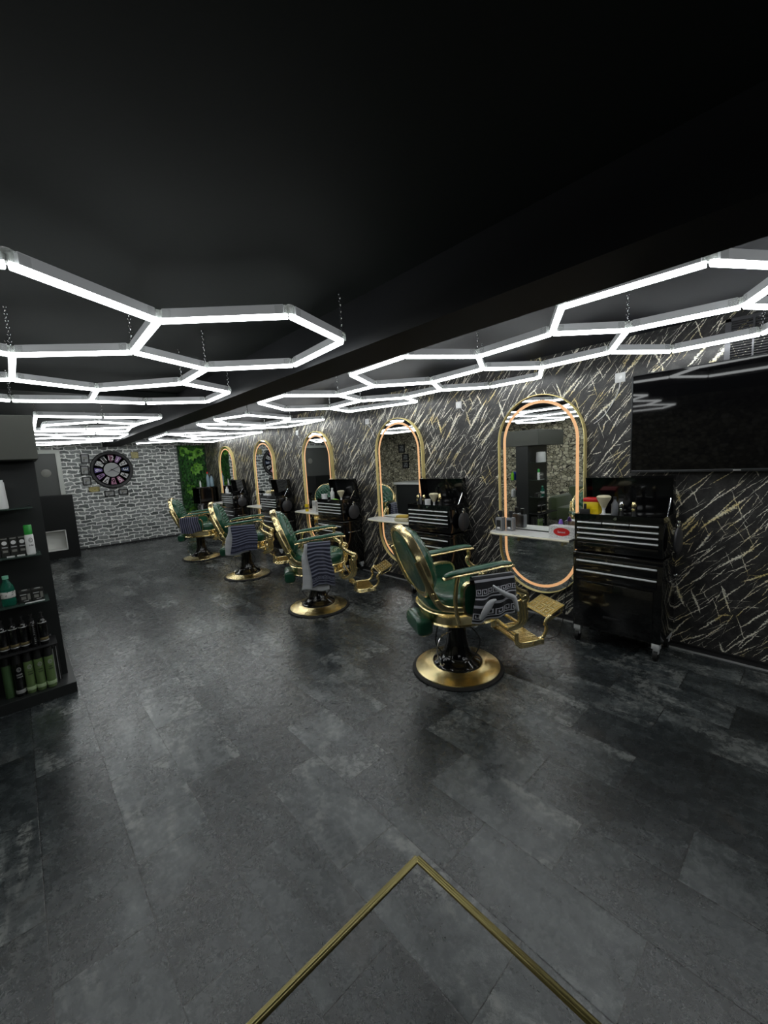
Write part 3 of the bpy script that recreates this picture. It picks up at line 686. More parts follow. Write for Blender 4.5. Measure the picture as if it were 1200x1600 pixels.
    for i in range(-3, 4):
        for j in range(-3, 4):
            if (i+j) % 2 == 0:
                y, z = (i/2)/3.35, (j/2)/3.35
                if y*y+z*z < .62: b.sph((.098, y*RY*.93, z*RZ*.93), .0085, (.5, 1, 1), 5)
    bmesh.ops.transform(b.bm, matrix=tilt, verts=b.bm.verts); b.go('buttons', 'leather', bk)
    disc(-1, .012, .028, False).go('back_cover', 'leather', t, True, 80)
    b = B(); path = []
    for j in range(64):
        a = 2*PI*j/64; path.append(((0, RY*math.cos(a), RZ*math.sin(a)), (1, 0, 0), (0, math.cos(a), math.sin(a))))
    b.sweep(path, [(-.026, -.022), (-.030, -.004), (-.024, .006), (.0, .009), (.024, .006), (.030, -.004), (.026, -.022)], True)
    bmesh.ops.transform(b.bm, matrix=tilt, verts=b.bm.verts); b.go('back_frame', 'gold', t)
    for s in (-1, 1):
        # strap from back frame down to the seat side with rivets, as broad flat gold bar
        pts = bez([(-.36, s*.272, .88), (-.315, s*.283, .76), (-.262, s*.283, .64), (-.215, s*.28, .575), (-.13, s*.28, .545), (-.03, s*.278, .535)], 6)
        b = B().tube(pts, .021, 10, flat=.35, upv=(0, 1, 0))
        for q in ((-.275, s*.292, .665), (-.25, s*.292, .62)): b.sph(q, .012, (1, .5, 1), 6)
        b.go('back_bracket', 'gold', t)
        # green side panel in gold surround
        rr = superell(.085, .10, 28, 3.5)
        o = B().prism([(x, z) for x, z in rr], (.02, s*.274-.018, .60), (1, 0, 0), (0, 0, 1), -.036).go('side_panel', 'leather', t, False)
        path = [((.02+x*1.06, s*.274, .60+z*1.06), (0, 1, 0), Vector((x, 0, z)).normalized()) for x, z in rr]
        B().sweep(path, [(-.02, -.006), (-.02, .008), (.02, .008), (.02, -.006)], True).go('panel_frame', 'gold', t)
        # arm: gold rail with green pad
        yy = s*.285
        pts = bez([(-.205, yy, .752), (-.12, yy, .768), (.05, yy, .782), (.2, yy, .794), (.285, yy, .785)], 5)
        b = B().tube(pts, [.022+.012*math.sin(PI*i/(len(pts)-1))**.5 for i in range(len(pts))], 12, flat=.42, upv=(0, 0, 1)).go('arm_rail', 'gold', t)
        pts = [p+Vector((0, 0, .016)) for p in bez([(-.195, yy, .752), (-.12, yy, .769), (.05, yy, .783), (.2, yy, .795), (.272, yy, .788)], 5)]
        B().tube(pts, [.014+.02*math.sin(PI*i/(len(pts)-1))**.45 for i in range(len(pts))], 12, flat=.5, upv=(0, 0, 1)).go('arm_pad', 'leather', t)
        # rear post, scrolled front post
        B().tube(bez([(-.10, yy, .765), (-.115, yy, .70), (-.125, yy, .62), (-.12, s*.28, .53), (-.10, s*.275, .45)], 6), .014, 10).go('rear_post', 'gold', t)
        fp = bez([(.245, yy, .785), (.25, yy, .735), (.235, yy, .70), (.262, yy, .655), (.325, yy, .61), (.372, yy, .585), (.375, yy, .548), (.345, yy, .53)], 6)
        b = B().tube(fp, [.013+.008*min(1, i/20) for i in range(len(fp))], 12)
        b.sph((.36, yy, .565), .032, (1, .8, 1), 8)
        b.go('front_scroll', 'gold', t)
        b = B()
        for dx in (-.022, 0, .022): b.tube(bez([(.345+dx, yy, .545), (.35+dx, yy, .47), (.35+dx, yy, .41), (.32+dx, yy*.97, .37), (.27+dx, yy*.9, .345)], 5), .0145, 10)
        b.go('front_column', 'gold', t)
    # bar joining the front columns, pan front
    B().cyl((.32, -.27, .39), (.32, .27, .39), .012).go('cross_bar', 'gold', t)
    b = B().box((.32, 0, .29), (.26, .085, .012), Matrix.Rotation(R(38), 3, 'Y'), .003)
    b.box((.26, .06, .335), (.035, .02, .09), None, .004).box((.26, -.06, .335), (.035, .02, .09), None, .004); b.go('footrest_strut', 'gold', t)
    # lower foot plate inside a triple rail
    b = B().box2((.40, -.15, .163), (.585, .15, .178), .004); fpz = .178
    fp_ = b.go('foot_plate', 'platebase', t, False); b = B()
    meander(b, (.4925, 0, fpz), (1, 0, 0), (0, 1, 0), .175, .28, 4, 5, .005)
    b.go('relief', 'gold', fp_, False)
    b = B()
    for s in (-1, 1):
        for k, dd in enumerate((0, .014, .028)):
            b.tube(bez([(.385-dd*.3, s*(.165+dd*.0), .262-dd*.2), (.385-dd*.5, s*.165, .205-dd*.5), (.41, s*.165, .181-dd), (.46, s*.165, .176-dd), (.57, s*.165, .178-dd*.8)], 5), .0085, 8)
        b.box((.55, s*.165, .168), (.09, .014, .038), None, .003); b.cyl((.52, s*.158, .168), (.52, s*.176, .168), .017, n=14)
    b.tube([(.385, -.165, .255), (.385, .165, .255)], .009, 8).tube([(.382, -.165, .235), (.382, .165, .235)], .009, 8)
    b.go('foot_rail', 'gold', t)
    for s in (-1, 1):
        B().tube(bez([(.57, s*.14, .178), (.605, s*.142, .190), (.63, s*.142, .230), (.633, s*.142, .265), (.622, s*.142, .285), (.64, s*.142, .315), (.665, s*.142, .335)], 6), [.013]*30+[.014]*7, 10).go('foot_arm', 'gold', t)
    rot = Matrix.Rotation(R(-27), 3, 'Y'); ux = rot @ Vector((1, 0, 0)); c = Vector((.72, 0, .355))
    tp_ = B().box(c, (.165, .27, .014), rot, .003).go('toe_plate', 'platebase', t, False); b = B()
    nz = rot @ Vector((0, 0, 1)); meander(b, c+nz*.007, ux, Vector((0, 1, 0)), .15, .25, 2, 3, .005)
    b.go('relief', 'gold', tp_, False); b = B()
    for s in (-1, 1):
        b.cyl(c-ux*.06+Vector((0, s*.13, -.0)), c-ux*.06+Vector((0, s*.157, 0)), .017, n=14)
    b.tube([c+ux*.08+Vector((0, -.12, -.01)), c+ux*.05+Vector((0, -.13, -.04)), c-ux*.05+Vector((0, -.13, -.03))], .005, 6)
    b.go('toe_plate_mount', 'gold', t, False)
    return t
CH = [(2.2, 1.74, -28), (2.24, 3.6, -28), (2.30, 5.5, -28), (2.28, 7.33, -28)]
clab = ['nearest green and gold barber chair, black meander towel draped over its arm', 'second-nearest green and gold barber chair, striped navy towel hanging straight from its arm',
        'green and gold barber chair, third from the camera, navy towel on its arm', 'farthest green and gold barber chair, in front of the brick wall']
c0 = make_chair(); c0['label'] = clab[0]; c0['group'] = 'green barber chairs in a row'
for k in range(1, 4): dup(c0, (CH[k][0], CH[k][1], 0), R(CH[k][2]), clab[k])

# ------------------------------------------------------------------ towels over the near arms
def towel(name, label, m, chair, x0, x1, z_low, zin, seed, flare=0.0, mback=None, tw=0.0, lay=0.0, fold=1.0):
    rnd = random.Random(seed); cx, cy, ca = chair; a = R(ca)
    bm = bmesh.new(); uvl = bm.loops.layers.uv.new('uv'); nu, nv = 26, 44
    arm_y, zt = -.312-lay, .735+lay*.5
    Lout = zt-z_low; Lin = .06; tot = Lout+Lin+.09; grid = []
    ph = [rnd.uniform(0, 6) for _ in range(6)]
    for i in range(nu+1):
        u = i/nu; row = []
        for j in range(nv+1):
            s = j/nv*tot
            if s < Lout: z = z_low+s; side = 1; d = Lout-s
            elif s < Lout+.09:
                q = (s-Lout)/.09*PI; z = zt+.017*math.sin(q); side = math.cos(q); d = 0
            else: z = zt-(s-Lout-.09); side = -1; d = s-Lout-.09
            k = min(1, d/.12)
            y = arm_y-side*(.032) - side*k*(.016*fold*math.sin(u*9+ph[0])+.010*fold*math.sin(u*17+ph[1]+d*5)+.012)
            x = x0+(x1-x0)*u + k*.02*math.sin(d*9+ph[2]) + (u-.5)*flare*k*d*3 + tw*k*d
            zz = z+(.018*math.sin(u*5+ph[3])*k)
            wx = cx+x*math.cos(a)-y*math.sin(a); wy = cy+x*math.sin(a)+y*math.cos(a)
            row.append((bm.verts.new((wx, wy, zz)), (u*(x1-x0), s)))
        grid.append(row)
    for i in range(nu):
        for j in range(nv):
            q = [grid[i][j], grid[i+1][j], grid[i+1][j+1], grid[i][j+1]]
            f = bm.faces.new([p[0] for p in q]); f.smooth = True
            for l, p in zip(f.loops, q): l[uvl].uv = p[1]
    me = bpy.data.meshes.new(name); bm.to_mesh(me); bm.free(); me.materials.append(m)
    o = bpy.data.objects.new(name, me); COL.objects.link(o)
    md = o.modifiers.new('thickness', 'SOLIDIFY'); md.thickness = .006; md.offset = 0
    return tag(o, label, 'towel', 'towels over the chair arms')
tw1 = mat_towel('black_meander_towel', (.012, .012, .016), (.62, .62, .68), .048, [(.022, .042), (.165, .036)], duty=.34)
tw2 = mat_towel('navy_striped_towel', (.012, .014, .032), (.17, .18, .24), .036, [(.055, .03)], duty=.42)
tw3 = mat_towel('navy_fine_striped_towel', (.012, .014, .036), (.15, .16, .23), .034, [(.04, .03)], duty=.42)
tw4 = mat_towel('navy_vertical_striped_towel', (.012, .014, .032), (.12, .12, .18), .03, [], True)
twp = mat_towel('pale_lining', (.5, .51, .53), (.55, .56, .58), .1, [])
tw_near = towel('towel', 'black towel with grey stripes and white meander pattern on the nearest chair', tw1, CH[0], -.02, .255, .485, .52, 3, .04)
def hem(pts, w, name):
    a = R(CH[0][2]); cx, cy = CH[0][:2]; bb = B(); P = bez(pts, 6); rows = []
    for i, p in enumerate(P):
        t_ = (P[min(i+1, len(P)-1)]-P[max(i-1, 0)]).normalized(); n = Vector((-t_.z, 0, t_.x)); ww = w*math.sin(PI*(.05+.88*i/(len(P)-1)))
        row = []
        for k, dy in ((-1, 0), (0, -.003), (1, 0)):
            q = p+n*k*ww; q.y += dy; row.append(bb.bm.verts.new((cx+q.x*math.cos(a)-q.y*math.sin(a), cy+q.x*math.sin(a)+q.y*math.cos(a), q.z)))
        rows.append(row)
    for r0, r1 in zip(rows, rows[1:]):
        for k in range(2): bb.bm.faces.new((r0[k], r0[k+1], r1[k+1], r1[k]))
    o = bb.go(name, twhem, tw_near); md = o.modifiers.new('thickness', 'SOLIDIFY'); md.thickness = .005; return o
twhem = mat('white_towel_hem', (.68, .69, .72), .9)
hem([(.085, -.378, .705), (.12, -.392, .675), (.17, -.397, .64), (.215, -.395, .615), (.235, -.392, .57), (.25, -.388, .52)], .016, 'white_hem')
hem([(.10, -.385, .615), (.06, -.392, .60), (.02, -.392, .55), (-.01, -.385, .505)], .024, 'white_hem')
towel('towel', 'navy and grey striped towel with meander hem on second-nearest chair', tw2, CH[1], -.09, .13, .335, .55, 5, .0, lay=.016, fold=.6)
towel('towel', 'navy striped towel on third chair from the camera', tw3, CH[2], -.13, .17, .41, .55, 8, .04, lay=.016, fold=.6)
towel('towel', 'small dark vertically striped towel on the farthest chair', tw4, CH[3], -.22, .06, .50, .6, 11, .04)
towel('towel', 'white-grey towel showing beneath the navy striped one on second-nearest chair', twp, CH[1], -.12, .07, .29, .6, 15, .06, tw=-.08, lay=-.012, fold=.25)
towel('towel', 'white-grey towel showing beneath the navy striped one on third chair', twp, CH[2], -.16, .08, .385, .6, 19, .06, tw=-.10, lay=-.012, fold=.25)

# ------------------------------------------------------------------ display stand at the left
st = thing('display_stand', 'dark display stand of glass shelves with overhanging canopy, left edge', 'display stand', (0, 3.51, 0))
B().box2((-.85, 0, 0), (.157, 1.15, .075), .003).go('plinth', 'blackp', st, False)
B().box2((-.6, .21, .075), (.125, .45, 1.63)).go('column', 'blackp', st, False)
cb = B().box2((-.85, .0, 1.635), (.142, .75, 1.915), .004).go('canopy', 'canopy', st, False)
SHZ = [1.325, 1.012, .695, .385]
for i, z in enumerate(SHZ):
    m_ = 'glass' if i < 3 else 'blackm'
    B().box2((-.6, -.0 if i else .02, z-.008), (.075+.004*i, .215, z), .001).go('shelf', m_, st, False)
    B().box2((-.6, .445, z-.008), (.10, .66, z), .001).go('shelf', m_, st, False)
    b = B(); b.cyl((.06, .212, z+.012), (.06, .19, z+.012), .006, n=8); b.go('shelf_clip', 'chrome', st)
# products: builders
def prod(name, label, cat, x, y, z, group=None, rz=0): return thing(name, label, cat, (x, y, z), rz, group)
def spray_can(x, y, z, label, m, h=.225, r=.0255, logo='silver', band='canlight', cap='blackm', lines=('',), grp='spray cans on the plinth'):
    t = prod('spray_can', label, 'spray can', x, y, z, grp)
    B().lathe([(r*.93, 0), (r, .006), (r, h-.01), (r*.8, h+.004), (0, h+.004)], n=28).go('body', m, t)
    B().lathe([(r*.90, h-.004), (r*.92, h+.055), (r*.8, h+.06), (0, h+.06)], n=28).go('cap', cap, t)
    if logo:
        b = B()
        def onc(a, zz, rr=r+.0006): return Vector((rr*math.sin(a), -rr*math.cos(a), zz))
        for q in range(20):
            a0 = 2*PI*q/20
            b.box(onc(.45*math.cos(a0)*.9+.25, h-.04+.0135*math.sin(a0)), (.0032, .002, .0032), -.0)
        for q in range(12):
            a0 = .7+2*PI*.78*q/12
            b.box(onc(.2*math.cos(a0)+.25, h-.04+.006*math.sin(a0)), (.0026, .002, .0026))
        b.go('logo', logo, t, False)
        b = B()
        for k, ln in enumerate(lines):
            n = len(ln)
            for i_, chx in enumerate(ln):
                a = .25+(i_-(n-1)/2)*.2; zz = h-.075-.017*k
                text_mesh(b, chx, .014, face_mtx(onc(a, zz), (math.cos(a), math.sin(a), 0), (0, 0, 1)), .0004)
        if any(lines): b.go('lettering', logo if m == 'black' else 'blackm', t, False)
        else: b.bm.free()
    if band: B().lathe([(r+.0005, .02), (r+.0009, .021), (r+.0009, .044), (r+.0005, .045)], n=28).go('band', band, t)
    return t
pz = .076
canx = [(-.203, 3.60), (-.133, 3.565), (-.082, 3.575), (-.036, 3.58), (.014, 3.57)]
spray_can(-.186, 3.60, pz, 'dark green spray can cut by the photo edge, leftmost on the plinth', 'candark', logo=None, band=None)
spray_can(-.132, 3.575, pz, 'black spray can with white lettering among the green cans', 'black', lines=('BARBER', 'STRONG'), band='silver')
spray_can(-.078, 3.575, pz, 'green spray can standing right of the black one on the plinth', 'can', lines=('STYLE', 'SPRAY'))
spray_can(-.025, 3.573, pz, 'green spray can, middle of the three lettered green cans', 'can', lines=('HAIR', 'STYLE'))
spray_can(.029, 3.57, pz, 'rightmost green spray can on the plinth', 'can', lines=('WAX', 'SPRAY'))
def carton(x, y, z, d, label, m, marks, grp=None, rz=0):
    t = prod('carton', label, 'box', x, y, z, grp, rz)
    B().box2((-d[0]/2, -d[1]/2, 0), (d[0]/2, d[1]/2, d[2]), .002).go('box', m, t, False)
    for k, (mm, a, c) in enumerate(marks): B().box2((a[0], -d[1]/2-.001, a[1]), (c[0], -d[1]/2+.001, c[1])).go('print', mm, t, False)
    return t
for k in range(2):
    carton(.062+.02*k, 3.62+.045*k, pz, (.012, .05, .26), ('slim dark box with silver edge right of the green cans', 'slimmest dark box with silver edge against the column')[k], 'darkbox', [('silver', (-.006, .0), (-.002, .25))], 'slim boxes on the plinth')
spray_can(.10, 4.10, pz, 'bright lime bottle standing on the plinth behind the column', 'lime', h=.2, r=.028, logo=None, band=None, cap='cap', grp='bottles behind the column')
def pump(x, y, z, label, text=False):
    t = prod('pump_bottle', label, 'bottle', x, y, z, 'black bottles on the lowest shelf'); r = .0235
    B().lathe([(r*.9, 0), (r, .004), (r, .15), (r*.75, .168), (.011, .178), (0, .178)], n=24).go('body', 'black', t)
    B().lathe([(.011, .176), (.012, .192), (.006, .194), (.006, .215), (.009, .216), (.009, .226), (0, .226)], n=14).box((0, -.012, .221), (.009, .03, .007)).go('pump', 'blackm', t)
    if text:
        b = B(); w = 'BARBER CARE'
        for i_, chx in enumerate(w): text_mesh(b, chx, .013, face_mtx((.004, -r-.0006, .15-.0125*i_), (0, 0, -1), (1, 0, 0)), .0003)
        b.go('lettering', 'silver', t, False)
    else:
        B().lathe([(r+.0003, .024), (r+.0008, .025), (r+.0008, .030), (r+.0003, .031)], n=24).go('lower_band', 'silver', t)
        B().lathe([(r+.0002, .034), (r+.0006, .035), (r+.0006, .05), (r+.0002, .051)], n=24).go('print_band', 'goldprint', t)
        B().lathe([(r*.99, .151), (r*1.02, .152), (r*1.0, .155), (r*.95, .156)], n=24).go('collar_band', 'silver', t)
    return t
pl = ['black pump bottle cut by the photo edge on the lowest shelf', 'second black pump bottle from the left on the lowest shelf', 'black pump bottle in the middle of the lowest shelf', 'black bottle with vertical white lettering on the lowest shelf', 'rightmost black pump bottle on the lowest shelf']
for k, x in enumerate((-.175, -.123, -.073, -.026, .026)): pump(x, 3.565, .386, pl[k], k == 3)
# middle shelf: green water bottle, two dark cartons with tins
t = prod('water_bottle', 'green plastic water bottle with mint cap on the stand', 'bottle', -.115, 3.57, .696)
B().lathe([(.030, 0), (.036, .008), (.036, .04), (.033, .05), (.036, .06), (.036, .11), (.031, .135), (.015, .165), (.013, .18), (0, .18)], n=28).go('body', 'greenpet', t)
B().lathe([(.016, .178), (.016, .198), (0, .199)], n=20).go('cap', 'mint', t); B().lathe([(.0362, .055), (.0368, .056), (.0368, .095), (.0362, .096)], n=28).go('label_band', 'paper', t)
for k, (x, lb) in enumerate(((-.035, 'dark grey printed carton next to the green water bottle'), (.03, 'dark grey printed carton at the right end of its shelf'))):
    t = carton(x, 3.60, .696, (.062, .07, .075), lb, 'darkbox', [('silver', (-.024, .05), (.008, .056)), ('greycard', (-.02, .02), (.004, .04)), ('greycard', (.012, .015), (.026, .055)), ('silver', (-.01, .008), (.015, .012))], 'grey cartons beside the water bottle')
    b = B().cyl((0, 0, .0755), (0, 0, .077), .016, n=20); b.go('round_print', 'silver', t)
t = prod('price_rail', 'white strip of price tags lying on the carton shelf', 'price tag', -.0, 3.52, .696); B().box2((-.04, -.004, .0), (.06, .004, .006)).go('strip', 'whitep', t)
# upper shelf: row of dark cartons and a white can with green cap
for k, x in enumerate((-.135, -.092, -.048, -.006)):
    t = carton(x, 3.60, 1.013, (.04, .06, .125), ('dark carton with lilac print, leftmost on the upper shelf', 'dark carton with white oval, second on the upper shelf', 'dark carton with white oval, third on the upper shelf', 'dark carton partly hidden by the green-capped can')[k], 'darkbox', [('silver', (-.014, .06), (.014, .067)), ('greycard', (-.012, .03), (.012, .045)), ('greycard', (-.015, .116), (.015, .123))], 'dark cartons on the upper shelf')
    B().lathe([(.013, 0), (.013, .0015), (0, .0015)], n=20, mtx=Matrix.Translation((0, -.0302, .092)) @ Matrix.Rotation(R(90), 4, 'X')).go('oval_print', 'whitep', t)
spray_can(.032, 3.565, 1.013, 'white spray can with bright green cap on the upper shelf', 'whitep', h=.135, r=.0235, logo='greycard', band=None, cap='cap', grp='cans on the glass shelves', lines=('SHAVE',))
for k, x in enumerate((-.07, -.02, .03)):
    t = prod('price_tag', ('left', 'middle', 'right')[k]+' white price tag at the front of the upper glass shelf', 'price tag', x, 3.522, 1.013, 'price tags on the upper shelf'); B().box((0, 0, .006), (.038, .003, .011), Matrix.Rotation(R(20), 3, 'X')).go('tag', 'whitep', t)
t = prod('white_canister', 'white canister on the topmost glass shelf, cut by the photo edge', 'canister', -.125, 3.6, 1.326)
B().lathe([(.082, 0), (.085, .005), (.080, .17), (.076, .172), (.076, .185), (.01, .19), (0, .19)], n=40).go('body', 'whitep', t)
# items on the far side of the stand (seen in the mirror)
far_items = [('lime', 'green'), ('blue', 'blue'), ('blue', 'blue'), ('whitep', 'white'), ('whitep', 'white'), ('red', 'red')]
for k in range(6):
    zz = SHZ[1] if k < 3 else SHZ[2]; x = .06-.07*(k % 3)
    t = prod('shampoo_bottle', ('lime shampoo bottle on the rear shelf of the stand', 'blue shampoo bottle nearest the lime one, rear shelf', 'blue shampoo bottle deepest on the rear shelf', 'white tub on the rear lower shelf, outermost', 'white tub on the rear lower shelf, middle', 'red bottle deepest on the rear lower shelf')[k], 'bottle', x, 4.07, zz, 'bottles on the rear shelves')
    B().lathe([(.028, 0), (.03, .004), (.03, .12), (.012, .135), (.012, .155), (0, .155)], n=20).go('body', far_items[k][0], t)

# ------------------------------------------------------------------ reception counter, far left
t = thing('reception_counter', 'black counter with open white niche in front of the brick wall', 'counter', (.8, 9.72, 0))
b = B(); H_ = 1.165; n0, n1, nz0, nz1 = -.505, -.175, .155, .54
b.box2((-1.0, 0, 0), (n0, .05, H_)).box2((n1, 0, 0), (0, .05, H_)).box2((n0, 0, 0), (n1, .05, nz0)).box2((n0, 0, nz1), (n1, .05, H_))
b.box2((-.03, .05, 0), (0, .5, H_)).box2((-1.0, .05, 0), (-.97, .5, H_)).box2((-1.0, 0, H_), (0, .5, H_+.02)); b.go('panels', 'counterblack', t, False)
b = B().box2((n0, .002, nz0), (n1, .25, nz0+.015)).box2((n0, .002, nz1-.015), (n1, .25, nz1)).box2((n0, .002, nz0), (n0+.015, .25, nz1)).box2((n1-.015, .002, nz0), (n1, .25, nz1)).box2((n0, .235, nz0), (n1, .25, nz1))
b.go('niche', 'white', t, False)

# ------------------------------------------------------------------ clock and pictures on brick wall
ck = thing('wall_clock', 'big round black clock with coloured number plates on the brick wall', 'clock', (1.6, YF-.01, 1.63))
FX = Matrix.Rotation(R(90), 4, 'X')   # local z -> -Y
def wall_lathe(prof, n=48): return B().lathe(prof, n=n, mtx=FX)
wall_lathe([(.325, 0), (.39, 0), (.395, .02), (.38, .035), (.34, .03), (.325, .012)], 64).go('rim', 'blackm', ck)
wall_lathe([(.335, .0), (.335, .012), (0, .012)], 64).go('backing', 'blackm', ck)
wall_lathe([(.15, .011), (.15, .018), (0, .018)], 40).go('face', mat_paint('clock_face', (.42, .43, .43), .6, 30, .02), ck)
plum, lil, navy, wht, pink, ind = [mat('plate_'+n_, c_, .5) for n_, c_ in (('plum', (.16, .04, .09)), ('lilac', (.28, .16, .34)), ('navy', (.03, .05, .12)), ('white', (.5, .5, .5)), ('pink', (.4, .17, .28)), ('indigo', (.13, .09, .3)))]
pc = {12: (plum, 'whitep'), 1: (lil, 'whitep'), 2: (wht, 'black'), 3: (navy, 'whitep'), 4: (wht, 'black'), 5: (pink, 'whitep'), 6: (pink, 'black'), 7: (wht, 'black'), 8: (lil, 'black'), 9: (ind, 'whitep'), 10: (wht, 'black'), 11: (mat('plate_black', (.02, .02, .02), .5), 'whitep')}
for h in range(1, 13):
    a = R(30*h); rad = Vector((math.sin(a), 0, math.cos(a))); tan = Vector((math.cos(a), 0, -math.sin(a)))
    poly = [(-.028, .175), (.028, .175), (.052, .312), (-.052, .312)]
    o = B().prism(poly, Vector((0, -.012, 0)), tan, rad, -.006 if tan.cross(rad).y > 0 else .006).go('number_plate', pc[h][0], ck, False)
    b = text_mesh(B(), str(h), .13, face_mtx(rad*.245+Vector((0, -.0195, 0)), tan, rad), .001); b.go('numeral', pc[h][1], o, False)
def hand(ang, L, w, y):
    a = R(ang); rad = Vector((math.sin(a), 0, math.cos(a))); tan = Vector((math.cos(a), 0, -math.sin(a)))
    return B().prism([(-w, -.03), (w, -.03), (w*.5, L), (-w*.5, L)], Vector((0, y, 0)), tan, rad, -.004 if tan.cross(rad).y > 0 else .004)
hand(64, .17, .008, -.026).go('hour_hand', 'blackm', ck, False); hand(122, .14, .006, -.032).go('minute_hand', 'blackm', ck, False); hand(242, .10, .006, -.022).go('second_hand', 'blackm', ck, False)
wall_lathe([(.014, .018), (.014, .036), (0, .037)], 16).go('hub', 'blackm', ck)
def frame(x, z, w, h, label, fm='blackm', pm='photo', wd=.022):
    t = thing('picture_frame', label, 'picture frame', (x, YF-.001, z), 0, 'small frames around the clock')
    b = B()
    for a, c in (((-w/2, -.02, -h/2), (-w/2+wd, 0, h/2)), ((w/2-wd, -.02, -h/2), (w/2, 0, h/2)), ((-w/2, -.02, h/2-wd), (w/2, 0, h/2)), ((-w/2, -.02, -h/2), (w/2, 0, -h/2+wd))): b.box2(a, c)
    b.go('frame', fm, t, False); B().box2((-w/2+wd, -.008, -h/2+wd), (w/2-wd, -.002, h/2-wd)).go('picture', pm, t, False)
    if pm == 'photo': B().box2((-w*.22, -.010, -h*.05), (w*.25, -.008, h*.25)).go('pale_shape', 'greycard', t, False)
frame(1.155, 1.88, .15, .19, 'small black frame, top of the three left of the clock')
frame(1.125, 1.645, .15, .19, 'small black frame, middle of the three left of the clock')
frame(1.135, 1.42, .15, .17, 'small black frame, lowest of the three left of the clock')
frame(1.24, 1.24, .19, .10, 'gold filigree frame at the lower left of the clock', 'golden', 'golden')
frame(1.50, 1.125, .19, .125, 'landscape black frame under the clock, left one')
frame(1.755, 1.14, .18, .125, 'landscape black frame under the clock, right one')
frame(2.06, 1.93, .14, .14, 'pale gold square frame at the upper right of the clock', 'golden', 'golden')
# ------------------------------------------------------------------ leafy panel
t = thing('plant_panel', 'vertical panel of dense green foliage between brick wall and marble wall', 'plant wall', (3.24, YF-.05, 0))
B().box2((-.31, -.02, .02), (.32, .02, 2.12)).go('backing', 'leafd', t, False)
def leaves(n, size, m, nm, zr=(.03, 2.12), clusters=None):
    b = B(); rr = random.Random(n)
    for i in range(n):
        if clusters: cx, cz = clusters[i % len(clusters)]; ang = 2*PI*rr.random(); x, z = cx+.02*math.cos(ang), cz+.02*math.sin(ang); dx, dz = math.cos(ang), math.sin(ang)
        else: x, z = rr.uniform(-.29, .27), rr.uniform(*zr); ang = rr.uniform(0, 2*PI); dx, dz = math.cos(ang), math.sin(ang)
        L = size*rr.uniform(.7, 1.2); wd = L*.28; out = rr.uniform(.01, .07)
        p0 = Vector((x, -.02, z)); dr = Vector((dx*(.5 if abs(x) > .2 else 1), -.7, dz)).normalized(); sd = Vector((-dz, 0, dx))
        mid = p0+dr*L*.5+Vector((0, -out*.3, 0)); tip = p0+dr*L+Vector((0, out*.4, -.02))
        vs = [b.bm.verts.new(q) for q in (p0, mid+sd*wd, tip, mid-sd*wd, mid+Vector((0, .012, 0)))]
        for a, c in ((0, 1), (1, 2), (2, 3), (3, 0)): b.bm.faces.new((vs[a], vs[c], vs[4]))
    bm = b.bm; me = bpy.data.meshes.new(nm); bm.to_mesh(me); bm.free(); me.materials.append(M[m]); o = bpy.data.objects.new(nm, me); COL.objects.link(o); o.parent = t
    o['kind'] = 'stuff'; return o
leaves(1500, .075, 'leaf', 'leaves'); leaves(500, .06, 'leafd', 'leaves')
cl = [(-.2, 1.98), (-.03, 1.9), (.1, 1.6), (.02, 1.55), (-.12, 1.1), (-.05, 1.05), (.0, .75), (-.1, .55), (.15, 1.95), (.12, .4), (-.2, .25)]
leaves(230, .13, 'leafl', 'bright_leaves', clusters=cl)
# black cabinet in far corner with bottles
t = thing('corner_cabinet', 'black cabinet in the far corner in front of the leafy panel', 'cabinet', (3.12, 9.72, 0))
b = B().box2((0, 0, .05), (.40, .5, .75), .004).box2((0, 0, 1.1), (.4, .5, 1.13), .003).box2((.36, 0, .75), (.4, .5, 1.1)).box2((0, .47, .75), (.4, .5, 1.1)).box2((0, 0, .75), (.4, .03, 1.1)); b.go('carcass', 'black', t)
B().box2((-.01, .03, .1), (.002, .47, .7), .003).go('door', 'black', t)
def bottle(x, y, z, label, m, capm, r=.03, h=.17, grp=None, nm='bottle', cat='bottle'):
    t = prod(nm, label, cat, x, y, z, grp)
    B().lathe([(r*.9, 0), (r, .004), (r, h*.65), (r*.45, h*.8), (r*.4, h*.9), (0, h*.9)], n=20).go('body', m, t)
    B().lathe([(r*.5, h*.88), (r*.5, h), (0, h)], n=14).go('cap', capm, t); return t
bottle(3.2, 9.86, 1.13, 'tiny white spout bottle on the far corner cabinet', 'whitep', 'whitep', .02, .15)
bottle(3.36, 9.8, 1.13, 'red-topped bottle on the far corner cabinet', 'lightblue', 'red', .035, .34)
bottle(3.43, 9.76, 1.13, 'pale blue bottle on the far corner cabinet', 'lightblue', 'blackm', .045, .28)

# ------------------------------------------------------------------ items on the shelves and chests
sz = SZ+.009
def gin(x, y, z, label, r=.036, h=.19):
    t = prod('lotion_bottle', label, 'bottle', x, y, z, 'smoky bottles on the nearest mirror shelf')
    B().box2((-r, -r, 0), (r, r, h*.68), .009).go('body', 'smoke', t)
    B().cyl((0, 0, h*.67), (0, 0, h*.8), .013).cyl((0, 0, h*.78), (0, 0, h), .017).go('cap', 'blackm', t)
    B().box2((-r-.001, -r*.6, h*.15), (-r+.001, r*.6, h*.55)).go('label_front', 'darkbox', t, False)
    B().box2((-r-.0015, -r*.4, h*.12), (-r+.001, r*.4, h*.2)).go('label_strip', 'whitep', t, False)
gin(3.38, 2.10, sz, 'smoky square bottle at the rounded outer end of the nearest mirror shelf')
gin(3.42, 2.015, sz, 'smoky square bottle right of its twin on the nearest mirror shelf', .034, .185)
t = prod('tissue_box', 'white dotted carton with red oval on the nearest mirror shelf', 'box', 3.37, 1.50, sz)
